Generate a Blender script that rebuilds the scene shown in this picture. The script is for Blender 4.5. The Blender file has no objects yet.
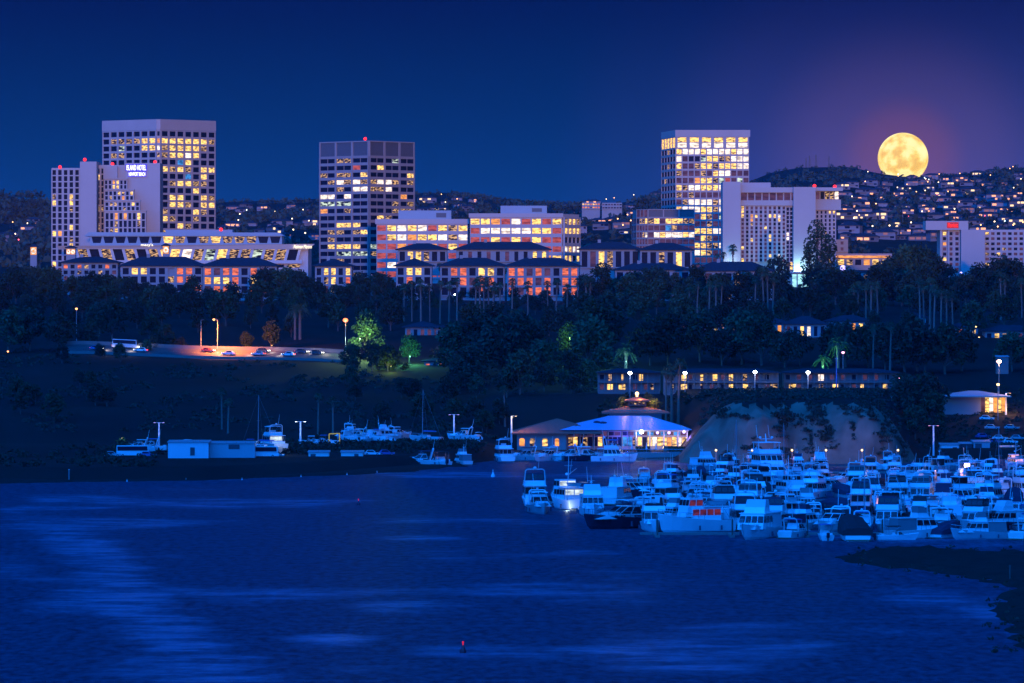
import bpy, math, random
from mathutils import Vector, Matrix, noise as mnoise
R = math.radians
random.seed(7)
SC = bpy.context.scene
COL = SC.collection

# ---------------------------------------------------------------- camera
F = 5519.0            # focal length in pixels of the 1024 wide picture
CAMZ = 45.0           # eye height above the water
YH = 300.0            # row of the horizon
cam = bpy.data.cameras.new('camera')
cam.lens = 36.0 * F / 1024.0
cam.shift_y = -(341.5 - YH) / 1024.0
cam.clip_start = 1.0
cam.clip_end = 120000.0
camo = bpy.data.objects.new('camera', cam)
camo.location = (0, 0, CAMZ)
camo.rotation_euler = (R(90), 0, 0)
COL.objects.link(camo)
SC.camera = camo

def PX(x, d): return (x - 512.0) * d / F
def ZY(y, d): return CAMZ - (y - YH) * d / F
def P(x, y, d): return Vector((PX(x, d), d, ZY(y, d)))
def pxof(X, d): return 512.0 + X * F / d

# ---------------------------------------------------------------- sky, dusk light, exposure
SUN_EL, SUN_AZ = 0.9, 4.0      # afterglow low in the west, behind the camera
w = bpy.data.worlds.new('World'); SC.world = w; w.use_nodes = True
nt = w.node_tree; N = nt.nodes; LK = nt.links
N.clear()
out = N.new('ShaderNodeOutputWorld'); bg = N.new('ShaderNodeBackground')
tc = N.new('ShaderNodeTexCoord'); sep = N.new('ShaderNodeSeparateXYZ')
LK.new(tc.outputs['Generated'], sep.inputs[0])
ramp = N.new('ShaderNodeValToRGB'); LK.new(sep.outputs['Z'], ramp.inputs[0])
def stops(cr, lst):
    el = cr.color_ramp.elements
    while len(el) > len(lst): el.remove(el[-1])
    while len(el) < len(lst): el.new(0.5)
    for e, (p, c) in zip(el, lst): e.position = p; e.color = (*c, 1)
stops(ramp, [(0.0, (0.0010, 0.046, 0.190)), (0.018, (0.0006, 0.037, 0.168)), (0.054, (0.0006, 0.0080, 0.080)),
             (0.11, (0.0008, 0.015, 0.120)), (1.0, (0.001, 0.018, 0.15))])
# afterglow: brighter blue towards the west
wg = N.new('ShaderNodeMapRange'); wg.interpolation_type = 'SMOOTHSTEP'
wd = N.new('ShaderNodeVectorMath'); wd.operation = 'DOT_PRODUCT'; LK.new(tc.outputs['Generated'], wd.inputs[0]); wd.inputs[1].default_value = Vector((-0.35, -0.72, 0.60)).normalized()
LK.new(wd.outputs['Value'], wg.inputs['Value'])
wg.inputs['From Min'].default_value = 0.25; wg.inputs['From Max'].default_value = 0.98
wgc = N.new('ShaderNodeMix'); wgc.data_type = 'RGBA'
wgc.inputs[6].default_value = (0, 0, 0, 1); wgc.inputs[7].default_value = (0.012, 0.70, 3.9, 1)
LK.new(wg.outputs[0], wgc.inputs[0])
# glow of the air round the rising moon
MOON = P(903, 158, 30000.0)
md = (MOON - Vector((0, 0, CAMZ))).normalized()
dist = N.new('ShaderNodeVectorMath'); dist.operation = 'DISTANCE'
LK.new(tc.outputs['Generated'], dist.inputs[0]); dist.inputs[1].default_value = md
mg = N.new('ShaderNodeValToRGB')
mr = N.new('ShaderNodeMapRange'); LK.new(dist.outputs['Value'], mr.inputs['Value'])
mr.inputs['From Max'].default_value = 0.065
LK.new(mr.outputs[0], mg.inputs[0])
stops(mg, [(0.0, (0.22, 0.055, 0.04)), (0.085, (0.15, 0.040, 0.050)), (0.20, (0.075, 0.030, 0.080)), (0.45, (0.026, 0.011, 0.055)), (0.75, (0.006, 0.003, 0.018)), (1.0, (0, 0, 0))])
mg.color_ramp.interpolation = 'EASE'
sky = N.new('ShaderNodeTexSky'); sky.sky_type = 'NISHITA'; sky.sun_disc = False
sky.sun_elevation = R(SUN_EL); sky.sun_rotation = R(180 + SUN_AZ)
skm = N.new('ShaderNodeMix'); skm.data_type = 'RGBA'; skm.blend_type = 'MULTIPLY'; skm.inputs[0].default_value = 1
LK.new(sky.outputs[0], skm.inputs[6]); skm.inputs[7].default_value = (0.0, 0.0008, 0.004, 1)
def addc(a, b):
    m = N.new('ShaderNodeMix'); m.data_type = 'RGBA'; m.blend_type = 'ADD'; m.inputs[0].default_value = 1
    LK.new(a, m.inputs[6]); LK.new(b, m.inputs[7]); return m.outputs[2]
mz = N.new('ShaderNodeMapRange'); mz.interpolation_type = 'SMOOTHSTEP'; LK.new(sep.outputs['Z'], mz.inputs['Value'])
mz.inputs['From Min'].default_value = 0.020; mz.inputs['From Max'].default_value = 0.062; mz.inputs['To Min'].default_value = 1.0; mz.inputs['To Max'].default_value = 0.10
mgm = N.new('ShaderNodeMix'); mgm.data_type = 'RGBA'; LK.new(mz.outputs[0], mgm.inputs[0]); mgm.inputs[6].default_value = (0, 0, 0, 1); LK.new(mg.outputs[0], mgm.inputs[7])
c = addc(addc(addc(ramp.outputs[0], wgc.outputs[2]), mgm.outputs[2]), skm.outputs[2])
LK.new(c, bg.inputs[0]); bg.inputs[1].default_value = 1.0
LK.new(bg.outputs[0], out.inputs[0])

sl = bpy.data.lights.new('dusk_sun', 'SUN'); sl.energy = 1.35; sl.color = (1.0, 0.56, 0.33); sl.angle = R(1.2)
so = bpy.data.objects.new('dusk_sun', sl); COL.objects.link(so)
sdir = Vector((math.sin(R(SUN_AZ)) * math.cos(R(SUN_EL)), -math.cos(R(SUN_AZ)) * math.cos(R(SUN_EL)), math.sin(R(SUN_EL))))
so.rotation_euler = sdir.to_track_quat('Z', 'Y').to_euler(); so.location = (0, -600, 200)
vs = SC.view_settings
SC.display_settings.display_device = 'sRGB'
vs.view_transform = 'Standard'; vs.look = 'None'; vs.exposure = 0.0; vs.gamma = 1.0; vs.use_curve_mapping = False
SC.cycles.max_bounces = 4; SC.cycles.diffuse_bounces = 2; SC.cycles.glossy_bounces = 3
SC.cycles.sample_clamp_indirect = 2.0
SC.cycles.use_denoising = True

# ---------------------------------------------------------------- materials
MATS = {}
def nodes(m):
    m.use_nodes = True
    return m.node_tree.nodes, m.node_tree.links
def mat(name, col, rough=0.6, var=0.12, scale=0.6, metal=0.0, spec=0.5, rnd=0.0, coords='Object', bump=0.0):
    if name in MATS: return MATS[name]
    m = bpy.data.materials.new(name); n, l = nodes(m)
    b = n['Principled BSDF']
    b.inputs['Roughness'].default_value = rough; b.inputs['Metallic'].default_value = metal
    b.inputs['Specular IOR Level'].default_value = spec
    t = n.new('ShaderNodeTexCoord'); nz = n.new('ShaderNodeTexNoise')
    nz.inputs['Scale'].default_value = scale; nz.inputs['Detail'].default_value = 4
    l.new(t.outputs[coords], nz.inputs['Vector'])
    mx = n.new('ShaderNodeMix'); mx.data_type = 'RGBA'
    mx.inputs[6].default_value = (*[c * (1 - var) for c in col], 1)
    mx.inputs[7].default_value = (*[min(1, c * (1 + var)) for c in col], 1)
    l.new(nz.outputs[0], mx.inputs[0])
    outc = mx.outputs[2]
    if rnd:
        oi = n.new('ShaderNodeObjectInfo'); hs = n.new('ShaderNodeHueSaturation')
        mrr = n.new('ShaderNodeMapRange'); l.new(oi.outputs['Random'], mrr.inputs['Value'])
        mrr.inputs['To Min'].default_value = 1 - rnd; mrr.inputs['To Max'].default_value = 1 + rnd
        l.new(mrr.outputs[0], hs.inputs['Value']); l.new(outc, hs.inputs['Color']); outc = hs.outputs[0]
    l.new(outc, b.inputs['Base Color'])
    if bump:
        bp = n.new('ShaderNodeBump'); bp.inputs['Strength'].default_value = bump
        l.new(nz.outputs[0], bp.inputs['Height']); l.new(bp.outputs[0], b.inputs['Normal'])
    MATS[name] = m
    return m
def emit(name, col, s=1.0, vary=0.0, scale=0.8, sample=False, dark=(0.02, 0.02, 0.03), lo=0.33, hi=0.64):
    """a thing that gives off light; vary: how unevenly the room behind it is lit"""
    if name in MATS: return MATS[name]
    m = bpy.data.materials.new(name); n, l = nodes(m)
    b = n['Principled BSDF']; b.inputs['Base Color'].default_value = (*dark, 1); b.inputs['Roughness'].default_value = 0.35
    b.inputs['Specular IOR Level'].default_value = 0.0
    b.inputs['Emission Color'].default_value = (*col, 1); b.inputs['Emission Strength'].default_value = s
    if vary:
        g = n.new('ShaderNodeNewGeometry'); mp = n.new('ShaderNodeVectorMath'); mp.operation = 'MULTIPLY'
        mp.inputs[1].default_value = (0.6, 0.6, 1.7); l.new(g.outputs['Position'], mp.inputs[0])
        nz = n.new('ShaderNodeTexNoise'); nz.inputs['Scale'].default_value = scale; nz.inputs['Detail'].default_value = 3
        l.new(mp.outputs[0], nz.inputs['Vector'])
        mrr = n.new('ShaderNodeMapRange'); l.new(nz.outputs[0], mrr.inputs['Value'])
        mrr.inputs['From Min'].default_value = lo; mrr.inputs['From Max'].default_value = hi
        mrr.inputs['To Min'].default_value = s * (1 - vary); mrr.inputs['To Max'].default_value = s * (1 + 0.35 * vary)
        l.new(mrr.outputs[0], b.inputs['Emission Strength'])
    m.cycles.emission_sampling = 'FRONT' if sample else 'NONE'
    MATS[name] = m
    return m
concrete = mat('pale_concrete', (0.40, 0.31, 0.27), 0.8, 0.10, 0.12)
concrete_b = mat('white_concrete', (0.40, 0.33, 0.30), 0.8, 0.08, 0.1)
store_floodlit_white = mat('store_floodlit_white', (0.56, 0.47, 0.42), 0.8, 0.08, 0.1)  # white wall, its floodlighting put into a brighter even colour
concrete_c = mat('brown_concrete', (0.30, 0.24, 0.22), 0.8, 0.10, 0.15)
concrete_g = mat('cool_concrete', (0.26, 0.30, 0.32), 0.8, 0.08, 0.1)
stucco = mat('stucco', (0.27, 0.25, 0.24), 0.9, 0.12, 0.2, rnd=0.08)
rooftile = mat('dark_roof_tile', (0.030, 0.034, 0.045), 0.9, 0.3, 1.2, spec=0.1)
redtile = mat('red_roof_tile', (0.30, 0.11, 0.085), 0.9, 0.3, 1.5, spec=0.1)
louver = mat('dark_louvre', (0.10, 0.09, 0.09), 0.7, 0.2, 1.0)
glassd = mat('dark_glass', (0.010, 0.013, 0.026), 0.45, 0.5, 0.3, spec=0.04)
glasspk = mat('bronze_glass', (0.16, 0.085, 0.085), 0.35, 0.4, 0.4, spec=0.3)
steel = mat('steel', (0.30, 0.31, 0.33), 0.45, 0.15, 1.0, metal=0.4)
darkmetal = mat('dark_metal', (0.05, 0.05, 0.06), 0.5, 0.2, 1.0)
KIND = {
 'y': emit('lit_window', (1.0, 0.58, 0.15), 1.55, 0.85, 0.9, lo=.36, hi=.58),
 'd': emit('dim_window', (1.0, 0.56, 0.22), 0.75, 1.0, 1.1, lo=.45, hi=.64),
 'w': emit('white_lit_window', (1.0, 0.80, 0.66), 1.7, 0.7, 0.6),
 'o': emit('orange_lit_window', (1.0, 0.36, 0.07), 1.25, 0.6, 0.7),
 'r': emit('red_curtained_window', (0.62, 0.105, 0.075), 0.75, 0.65, 0.5, dark=(0.10, 0.03, 0.03)),
 'h': emit('red_hot_window', (1.0, 0.20, 0.08), 1.0, 0.7, 0.7),
 'p': emit('mauve_window', (0.25, 0.10, 0.17), 0.33, 0.7, 0.35, dark=(0.04, 0.025, 0.035)),
 'g': emit('pale_green_window', (0.72, 0.86, 0.66), 0.9, 1.0, 0.6, lo=.42, hi=.62),
 'b': emit('blue_lit_window', (0.05, 0.32, 0.85), 0.9, 0.8, 0.8),
 '.': glassd, '#': louver,
}
red_lamp = emit('red_beacon_glow', (1.0, 0.02, 0.02), 3.0)
lamp_w = emit('white_lamp_glow', (0.80, 0.88, 1.0), 12.0)
lamp_o = emit('sodium_lamp_glow', (1.0, 0.36, 0.10), 5.0)
lamp_v = emit('violet_lamp_glow', (0.42, 0.34, 1.0), 3.5)
lamp_y = emit('warm_lamp_glow', (1.0, 0.62, 0.22), 5.0)
lamp_p = emit('pink_lamp_glow', (1.0, 0.35, 0.55), 4.0)

# ---------------------------------------------------------------- mesh building
class MB:
    def __init__(s): s.V = []; s.F = []; s.M = []
    def add(s, vs, fs, m=0):
        k = len(s.V); s.V += [tuple(v) for v in vs]
        for f in fs: s.F.append(tuple(i + k for i in f)); s.M.append(m)
    def quad(s, a, b, c, d, m=0): s.add((a, b, c, d), ((0, 1, 2, 3),), m)
    def hexa(s, p, m=0):   # p: 4 bottom (ccw from above), 4 top
        s.add(p, ((3, 2, 1, 0), (4, 5, 6, 7), (0, 1, 5, 4), (1, 2, 6, 5), (2, 3, 7, 6), (3, 0, 4, 7)), m)
    def box(s, x0, x1, y0, y1, z0, z1, m=0):
        s.hexa([(x0, y0, z0), (x1, y0, z0), (x1, y1, z0), (x0, y1, z0), (x0, y0, z1), (x1, y0, z1), (x1, y1, z1), (x0, y1, z1)], m)
    def obox(s, o, u, n, a0, a1, b0, b1, z0, z1, m=0):
        q = lambda a, b, z: (o[0] + u[0] * a + n[0] * b, o[1] + u[1] * a + n[1] * b, z)
        s.hexa([q(a0, b1, z0), q(a1, b1, z0), q(a1, b0, z0), q(a0, b0, z0), q(a0, b1, z1), q(a1, b1, z1), q(a1, b0, z1), q(a0, b0, z1)], m)
    def prism(s, poly, z0, z1, m=0):
        n = len(poly); k = [(p[0], p[1], z0) for p in poly] + [(p[0], p[1], z1) for p in poly]
        s.add(k, [tuple(range(n - 1, -1, -1)), tuple(range(n, 2 * n))] + [(i, (i + 1) % n, n + (i + 1) % n, n + i) for i in range(n)], m)
    def tube(s, p, q, r0, r1=None, n=6, m=0):
        p, q = Vector(p), Vector(q); r1 = r0 if r1 is None else r1
        ax = (q - p).normalized(); a = ax.orthogonal().normalized(); b = ax.cross(a)
        vs = []
        for c, r in ((p, r0), (q, r1)):
            for i in range(n):
                t = 2 * math.pi * i / n; vs.append(c + (a * math.cos(t) + b * math.sin(t)) * r)
        s.add(vs, [(i, (i + 1) % n, n + (i + 1) % n, n + i) for i in range(n)] + [tuple(range(n - 1, -1, -1)), tuple(range(n, 2 * n))], m)
    def path(s, pts, r, n=5, m=0):
        for a, b in zip(pts, pts[1:]): s.tube(a, b, r, r, n, m)
    def ball(s, c, r, n=8, rz=None, m=0, half=False):
        rz = r if rz is None else rz; k = max(3, n // 2); vs = [(c[0], c[1], c[2] + rz)]
        top = k if not half else k // 2 + 1
        for i in range(1, top):
            t = math.pi * i / k
            for j in range(n):
                f = 2 * math.pi * j / n
                vs.append((c[0] + r * math.sin(t) * math.cos(f), c[1] + r * math.sin(t) * math.sin(f), c[2] + rz * math.cos(t)))
        fs = [(0, 1 + j, 1 + (j + 1) % n) for j in range(n)]
        for i in range(top - 2):
            for j in range(n):
                a = 1 + i * n + j; b = 1 + i * n + (j + 1) % n
                fs.append((a, a + n, b + n, b))
        if not half:
            vs.append((c[0], c[1], c[2] - rz)); L = len(vs) - 1
            fs += [(L, 1 + (top - 2) * n + (j + 1) % n, 1 + (top - 2) * n + j) for j in range(n)]
        else: fs.append(tuple(1 + (top - 2) * n + j for j in range(n - 1, -1, -1)))
        s.add(vs, fs, m)
    def hip(s, x0, x1, y0, y1, z0, z1, ov=0.8, th=0.35, ridge=None, m=0):
        x0 -= ov; x1 += ov; y0 -= ov; y1 += ov; h = (y1 - y0) / 2 if ridge is None else ridge
        h = min(h, (x1 - x0) / 2 - 0.2); ym = (y0 + y1) / 2
        b = [(x0, y0), (x1, y0), (x1, y1), (x0, y1)]
        vs = [(*p, z0 - th) for p in b] + [(*p, z0) for p in b] + [(x0 + h, ym, z1), (x1 - h, ym, z1)]
        s.add(vs, [(3, 2, 1, 0), (0, 1, 5, 4), (1, 2, 6, 5), (2, 3, 7, 6), (3, 0, 4, 7), (4, 5, 9, 8), (5, 6, 9), (6, 7, 8, 9), (7, 4, 8)], m)
    def build(s, name, m, parent=None, off=None, smooth=False):
        me = bpy.data.meshes.new(name)
        V = s.V if off is None else [(v[0] - off[0], v[1] - off[1], v[2] - off[2]) for v in s.V]
        me.from_pydata(V, [], s.F)
        ms = m if isinstance(m, (list, tuple)) else [m]
        for q in ms: me.materials.append(q)
        if len(ms) > 1: me.polygons.foreach_set('material_index', s.M)
        if smooth: me.polygons.foreach_set('use_smooth', [True] * len(me.polygons))
        me.update()
        o = bpy.data.objects.new(name, me); COL.objects.link(o)
        if parent is not None: o.parent = parent
        return o
def tag(o, label=None, cat=None, group=None, kind=None):
    if label: o['label'] = label
    if cat: o['category'] = cat
    if group: o['group'] = group
    if kind: o['kind'] = kind
    return o
def thing(name, label, cat, loc=(0, 0, 0), rz=0.0, group=None):
    o = bpy.data.objects.new(name, None); o.empty_display_size = 0.5
    o.location = loc; o.rotation_euler = (0, 0, rz); COL.objects.link(o)
    return tag(o, label, cat, group)
KIDS = {}
def kids(o): return list(o.children)
def dup(o, loc=None, rz=None, label=None, scale=None, parent=None, group=None, tree=None):
    c = o.copy(); COL.objects.link(c)
    if parent is not None: c.parent = parent
    if loc is not None: c.location = loc
    if rz is not None: c.rotation_euler = (0, 0, rz)
    if scale is not None: c.scale = scale if hasattr(scale, '__len__') else (scale,) * 3
    if label: c['label'] = label
    if group: c['group'] = group
    for k, sub in (tree if tree is not None else []): dup(k, parent=c, tree=sub)
    return c
def treeof(o): return [(k, treeof(k)) for k in o.children]
def setmat(o, m, slot=0):
    o.material_slots[slot].link = 'OBJECT'; o.material_slots[slot].material = m
def point(name, loc, col, e, r=0.3, parent=None):
    l = bpy.data.lights.new(name, 'POINT'); l.energy = e; l.color = col; l.shadow_soft_size = r
    o = bpy.data.objects.new(name, l); o.location = loc; COL.objects.link(o)
    if parent is not None: o.parent = parent
    return o
ORD = ['first', 'second', 'third', 'fourth', 'fifth', 'sixth', 'seventh', 'eighth', 'ninth', 'tenth', 'eleventh', 'twelfth',
       'thirteenth', 'fourteenth', 'fifteenth', 'sixteenth', 'seventeenth', 'eighteenth', 'nineteenth', 'twentieth'] + \
      ['twenty-' + q for q in ['first', 'second', 'third', 'fourth', 'fifth', 'sixth', 'seventh', 'eighth', 'ninth']] + ['thirtieth'] + \
      ['thirty-' + q for q in ['first', 'second', 'third', 'fourth', 'fifth', 'sixth', 'seventh', 'eighth', 'ninth']] + ['fortieth'] + \
      ['forty-' + q for q in ['first', 'second', 'third', 'fourth', 'fifth', 'sixth', 'seventh', 'eighth', 'ninth']] + ['fiftieth'] + \
      ['fifty-' + q for q in ['first', 'second', 'third', 'fourth', 'fifth', 'sixth', 'seventh', 'eighth', 'ninth']]

# ---------------------------------------------------------------- terrain
def interp(t, pts):
    if t <= pts[0][0]: return pts[0][1]
    for (a, va), (b, vb) in zip(pts, pts[1:]):
        if t <= b: return va + (vb - va) * (t - a) / (b - a)
    return pts[-1][1]
SHORE = [(-600, 1330), (0, 1374), (60, 1366), (200, 1376), (300, 1412), (400, 1478), (440, 1505), (475, 1525), (500, 1556), (674, 1552), (682, 1524),
         (700, 1520), (760, 1512), (900, 1512), (920, 1560), (1700, 1570)]
RIDGE = [(-600, 205), (0, 213), (50, 210), (215, 203), (300, 200), (360, 196), (420, 193), (455, 193), (500, 199), (560, 203), (600, 206), (640, 200),
         (665, 190), (700, 186), (750, 182), (772, 173), (800, 168), (850, 167), (880, 173), (905, 176), (930, 176), (960, 173), (1000, 169), (1024, 167), (1300, 160), (1700, 165)]
UP = [(1500, 3), (1560, 4.5), (1620, 9), (1700, 15.5), (1790, 22.8), (1835, 25.8), (1880, 28.5), (1950, 32.5), (2050, 37), (2200, 41.5),
      (2400, 46), (2600, 52), (2800, 56.5), (3000, 60), (3300, 63)]
MIDL = [(1500, 2.2), (1618, 2.4), (1632, 9), (1650, 16.6), (1690, 17.6), (1740, 19.5), (1800, 23), (1880, 27.5), (1950, 32), (2050, 37)]
BLUF = [(1512, 0), (1519, 4), (1530, 12), (1545, 16.5), (1560, 17.4), (1640, 18.4), (1740, 20), (1800, 23), (1880, 28), (1950, 32), (2050, 37)]
BSC = [(676, .0), (684, .16), (691, .34), (701, .55), (718, .82), (738, .98), (760, 1), (862, 1), (880, .88), (896, .60), (910, .32), (925, .2)]
LOWR = [(1500, 1.8), (1640, 2.6), (1665, 6), (1690, 10), (1740, 15), (1800, 22), (1880, 28), (1950, 32), (2050, 37)]
def sm(a, b, x):
    t = max(0.0, min(1.0, (x - a) / (b - a))); return t * t * (3 - 2 * t)
def ground(x, d):
    sh = interp(x, SHORE)
    if d < sh: return max(-4.0, (d - sh) * 0.06)
    if d > 3300:
        rz = CAMZ + (YH - interp(x, RIDGE)) * 6500 / F
        if d <= 6500:
            t = (d - 3300) / 3200.0
            n = mnoise.noise(Vector((PX(x, d) / 260.0, d / 420.0, 3.1))) * 9 + mnoise.noise(Vector((PX(x, d) / 90.0, d / 150.0, 8.1))) * 3
            return 63 + (rz - 63) * t ** 0.93 + n * min(1, t * 6) * (1 - sm(0.85, 1.0, t) * 0.75)
        return rz - (rz - 20) * sm(6500, 12000, d)
    if d > 2050: z = interp(d, UP)
    else:
        u = interp(d, UP)
        m = interp(d, MIDL); b = interp(d + (mnoise.noise(Vector((x / 24.0 + d / 26.0, 1.7, 0))) + 0.6 * mnoise.noise(Vector((x / 8.0 + d / 14.0, 5.7, d / 30.0)))) * 15, BLUF); b *= interp(x, BSC) + (1 - interp(x, BSC)) * sm(1560, 1650, d); l = interp(d, LOWR)
        wm = sm(470, 520, x); wb = sm(674, 682, x); wl = sm(890, 925, x)
        z = u * (1 - wm) + m * wm
        z = z * (1 - wb) + b * wb
        z = z * (1 - wl) + l * wl
    z += (mnoise.noise(Vector((PX(x, d) / 40.0, d / 60.0, 0))) * 1.3) * sm(1600, 1800, d)
    e = sm(0, 12, d - sh)
    return z * e + (1 - e) * 0.0 + 0.02 * (1 - e) * (d - sh)
def hit(x, y, d0=1300.0, d1=6500.0):
    """distance at which the line of sight through a pixel meets the ground"""
    d = d0
    while d < d1:
        if ground(x, d) >= ZY(y, d): return d
        d += 4.0
    return d1
def on_ground(x, d, dz=0.0): return (PX(x, d), d, ground(x, d) + dz)

soil = mat('dry_soil', (0.021, 0.018, 0.014), 0.95, 0.6, 0.03, spec=0.1, coords='Object', bump=0.3)
n_, l_ = nodes(soil)
ds = sorted(set([1280, 1310] + [1320 + 6 * i for i in range(90)] + [1509 + 2 * i for i in range(27)] + [1860 + 14 * i for i in range(110)] + [3400 + 50 * i for i in range(64)] + [6600, 6800, 7200, 8000, 9500, 12000]))
xs = [-600 + 40 * i for i in range(15)] + [i * 7 for i in range(148)] + [1040 + 40 * i for i in range(17)]
tb = MB()
for x in xs:
    for d in ds: tb.V.append((PX(x, d), d, ground(x, d)))
nd = len(ds)
for i in range(len(xs) - 1):
    for j in range(nd - 1):
        tb.F.append((i * nd + j, (i + 1) * nd + j, (i + 1) * nd + j + 1, i * nd + j + 1)); tb.M.append(0)
sandstone = mat('bluff_sandstone', (0.22, 0.125, 0.09), 0.95, 0.8, 0.16, spec=0.1, bump=0.5)
for k, f in enumerate(tb.F):
    v = tb.V[f[0]]; xx = pxof(v[0], v[1])
    if 676 < xx < 915 and 1508 < v[1] < 1551 and v[2] < 15.5: tb.M[k] = 1
tag(tb.build('ground', [soil, sandstone], smooth=True), kind='structure')
# headland under the camera; its unseen high crest is added to shade the marina
hb = MB(); prof = [(-900, 70), (-520, 96), (-420, 99), (-300, 66), (-40, 43.2), (10, 43.0), (24, 38), (62, -4)]
hx = [-900 + 60 * i for i in range(31)]
for x in hx:
    for (y, z) in prof: hb.V.append((x, y + mnoise.noise(Vector((x / 80, y / 90, 0))) * (8 if y > 12 else 0), z + mnoise.noise(Vector((x / 60, y / 70, 5))) * (2 if z > 50 else 0)))
for i in range(len(hx) - 1):
    for j in range(len(prof) - 1):
        a = i * len(prof) + j; hb.F.append((a, a + len(prof), a + len(prof) + 1, a + 1)); hb.M.append(0)
tag(hb.build('headland_shade_terrain', soil, smooth=True), kind='structure')

# ---------------------------------------------------------------- water
wm_ = bpy.data.materials.new('bay_water'); n, l = nodes(wm_)
b = n['Principled BSDF']; b.inputs['Base Color'].default_value = (0.0010, 0.018, 0.090, 1)
b.inputs['Specular IOR Level'].default_value = 0.16; b.inputs['IOR'].default_value = 1.33
g = n.new('ShaderNodeNewGeometry'); sp = n.new('ShaderNodeSeparateXYZ'); l.new(g.outputs['Position'], sp.inputs[0])
def vm(vec, s):
    v = n.new('ShaderNodeVectorMath'); v.operation = 'MULTIPLY'; v.inputs[1].default_value = s; l.new(vec, v.inputs[0]); return v.outputs[0]
def nz_(vec, sc, det=3, rough=0.5):
    t = n.new('ShaderNodeTexNoise'); t.inputs['Scale'].default_value = sc; t.inputs['Detail'].default_value = det; t.inputs['Roughness'].default_value = rough
    l.new(vec, t.inputs['Vector']); return t.outputs[0]
def mth(op, a, b_=None):
    t = n.new('ShaderNodeMath'); t.operation = op
    for i, q in enumerate((a, b_)):
        if q is None: continue
        if isinstance(q, (int, float)): t.inputs[i].default_value = q
        else: l.new(q, t.inputs[i])
    return t.outputs[0]
def mrange(v, a, b_, c_, d_, smooth=True):
    t = n.new('ShaderNodeMapRange'); t.interpolation_type = 'SMOOTHSTEP' if smooth else 'LINEAR'
    l.new(v, t.inputs['Value']); t.inputs['From Min'].default_value = a; t.inputs['From Max'].default_value = b_
    t.inputs['To Min'].default_value = c_; t.inputs['To Max'].default_value = d_; return t.outputs[0]
pos = g.outputs['Position']
# calm slicks: winding lane and patches, their sky reflection painted as brighter colour
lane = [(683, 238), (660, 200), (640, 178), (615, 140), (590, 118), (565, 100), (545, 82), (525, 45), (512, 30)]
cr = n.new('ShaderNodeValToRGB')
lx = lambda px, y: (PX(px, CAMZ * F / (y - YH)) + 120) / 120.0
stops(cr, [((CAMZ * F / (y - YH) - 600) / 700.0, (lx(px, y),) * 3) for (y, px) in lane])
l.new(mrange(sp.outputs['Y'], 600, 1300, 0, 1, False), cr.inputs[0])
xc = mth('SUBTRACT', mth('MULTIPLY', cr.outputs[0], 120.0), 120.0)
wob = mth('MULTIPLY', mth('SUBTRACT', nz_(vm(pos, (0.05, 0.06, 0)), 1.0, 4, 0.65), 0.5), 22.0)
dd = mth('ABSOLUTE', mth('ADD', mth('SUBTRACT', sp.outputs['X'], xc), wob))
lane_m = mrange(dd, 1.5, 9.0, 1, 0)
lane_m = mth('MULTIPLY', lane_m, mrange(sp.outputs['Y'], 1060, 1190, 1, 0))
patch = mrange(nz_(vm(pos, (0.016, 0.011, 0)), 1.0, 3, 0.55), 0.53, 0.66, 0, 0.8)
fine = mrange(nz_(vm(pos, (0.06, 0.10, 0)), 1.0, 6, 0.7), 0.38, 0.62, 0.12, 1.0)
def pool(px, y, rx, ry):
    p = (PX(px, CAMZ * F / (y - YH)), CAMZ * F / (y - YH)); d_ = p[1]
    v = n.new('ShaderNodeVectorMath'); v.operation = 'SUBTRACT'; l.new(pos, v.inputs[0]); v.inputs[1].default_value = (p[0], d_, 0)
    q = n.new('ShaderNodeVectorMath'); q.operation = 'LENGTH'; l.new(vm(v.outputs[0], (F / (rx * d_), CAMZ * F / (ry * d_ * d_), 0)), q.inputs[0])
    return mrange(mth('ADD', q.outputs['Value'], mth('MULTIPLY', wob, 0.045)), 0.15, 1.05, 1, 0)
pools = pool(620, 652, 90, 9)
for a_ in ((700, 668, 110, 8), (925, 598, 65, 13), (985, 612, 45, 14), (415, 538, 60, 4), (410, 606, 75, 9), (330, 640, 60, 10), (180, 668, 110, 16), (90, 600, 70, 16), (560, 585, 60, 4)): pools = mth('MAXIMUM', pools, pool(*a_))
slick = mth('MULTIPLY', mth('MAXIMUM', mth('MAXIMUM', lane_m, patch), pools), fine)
wv = mth('ADD', nz_(vm(pos, (0.55, 0.9, 0.5)), 1.0, 4, 0.6), mth('MULTIPLY', nz_(vm(pos, (0.10, 0.22, 0.1)), 1.0, 2), 0.9))
bmp = n.new('ShaderNodeBump'); bmp.inputs['Distance'].default_value = 1.0
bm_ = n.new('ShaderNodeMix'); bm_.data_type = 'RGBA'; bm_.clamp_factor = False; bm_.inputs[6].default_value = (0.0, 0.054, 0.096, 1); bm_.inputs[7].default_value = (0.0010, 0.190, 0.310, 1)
chop_shade = mrange(nz_(vm(pos, (0.62, 0.20, 0)), 1.0, 5, 0.72), 0.32, 0.68, -0.24, 0.24)  # light and dark of the ripples, painted into the base colour
l.new(mth('ADD', slick, chop_shade), bm_.inputs[0]); l.new(bm_.outputs[2], b.inputs['Base Color'])
l.new(wv, bmp.inputs['Height']); l.new(mrange(slick, 0, 1, 1.0, 0.45, False), bmp.inputs['Strength'])
l.new(bmp.outputs[0], b.inputs['Normal'])
l.new(mrange(slick, 0, 1, 0.50, 0.34, False), b.inputs['Roughness'])
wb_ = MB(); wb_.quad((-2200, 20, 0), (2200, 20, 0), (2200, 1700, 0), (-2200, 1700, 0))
tag(wb_.build('water', wm_), kind='structure')

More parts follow.
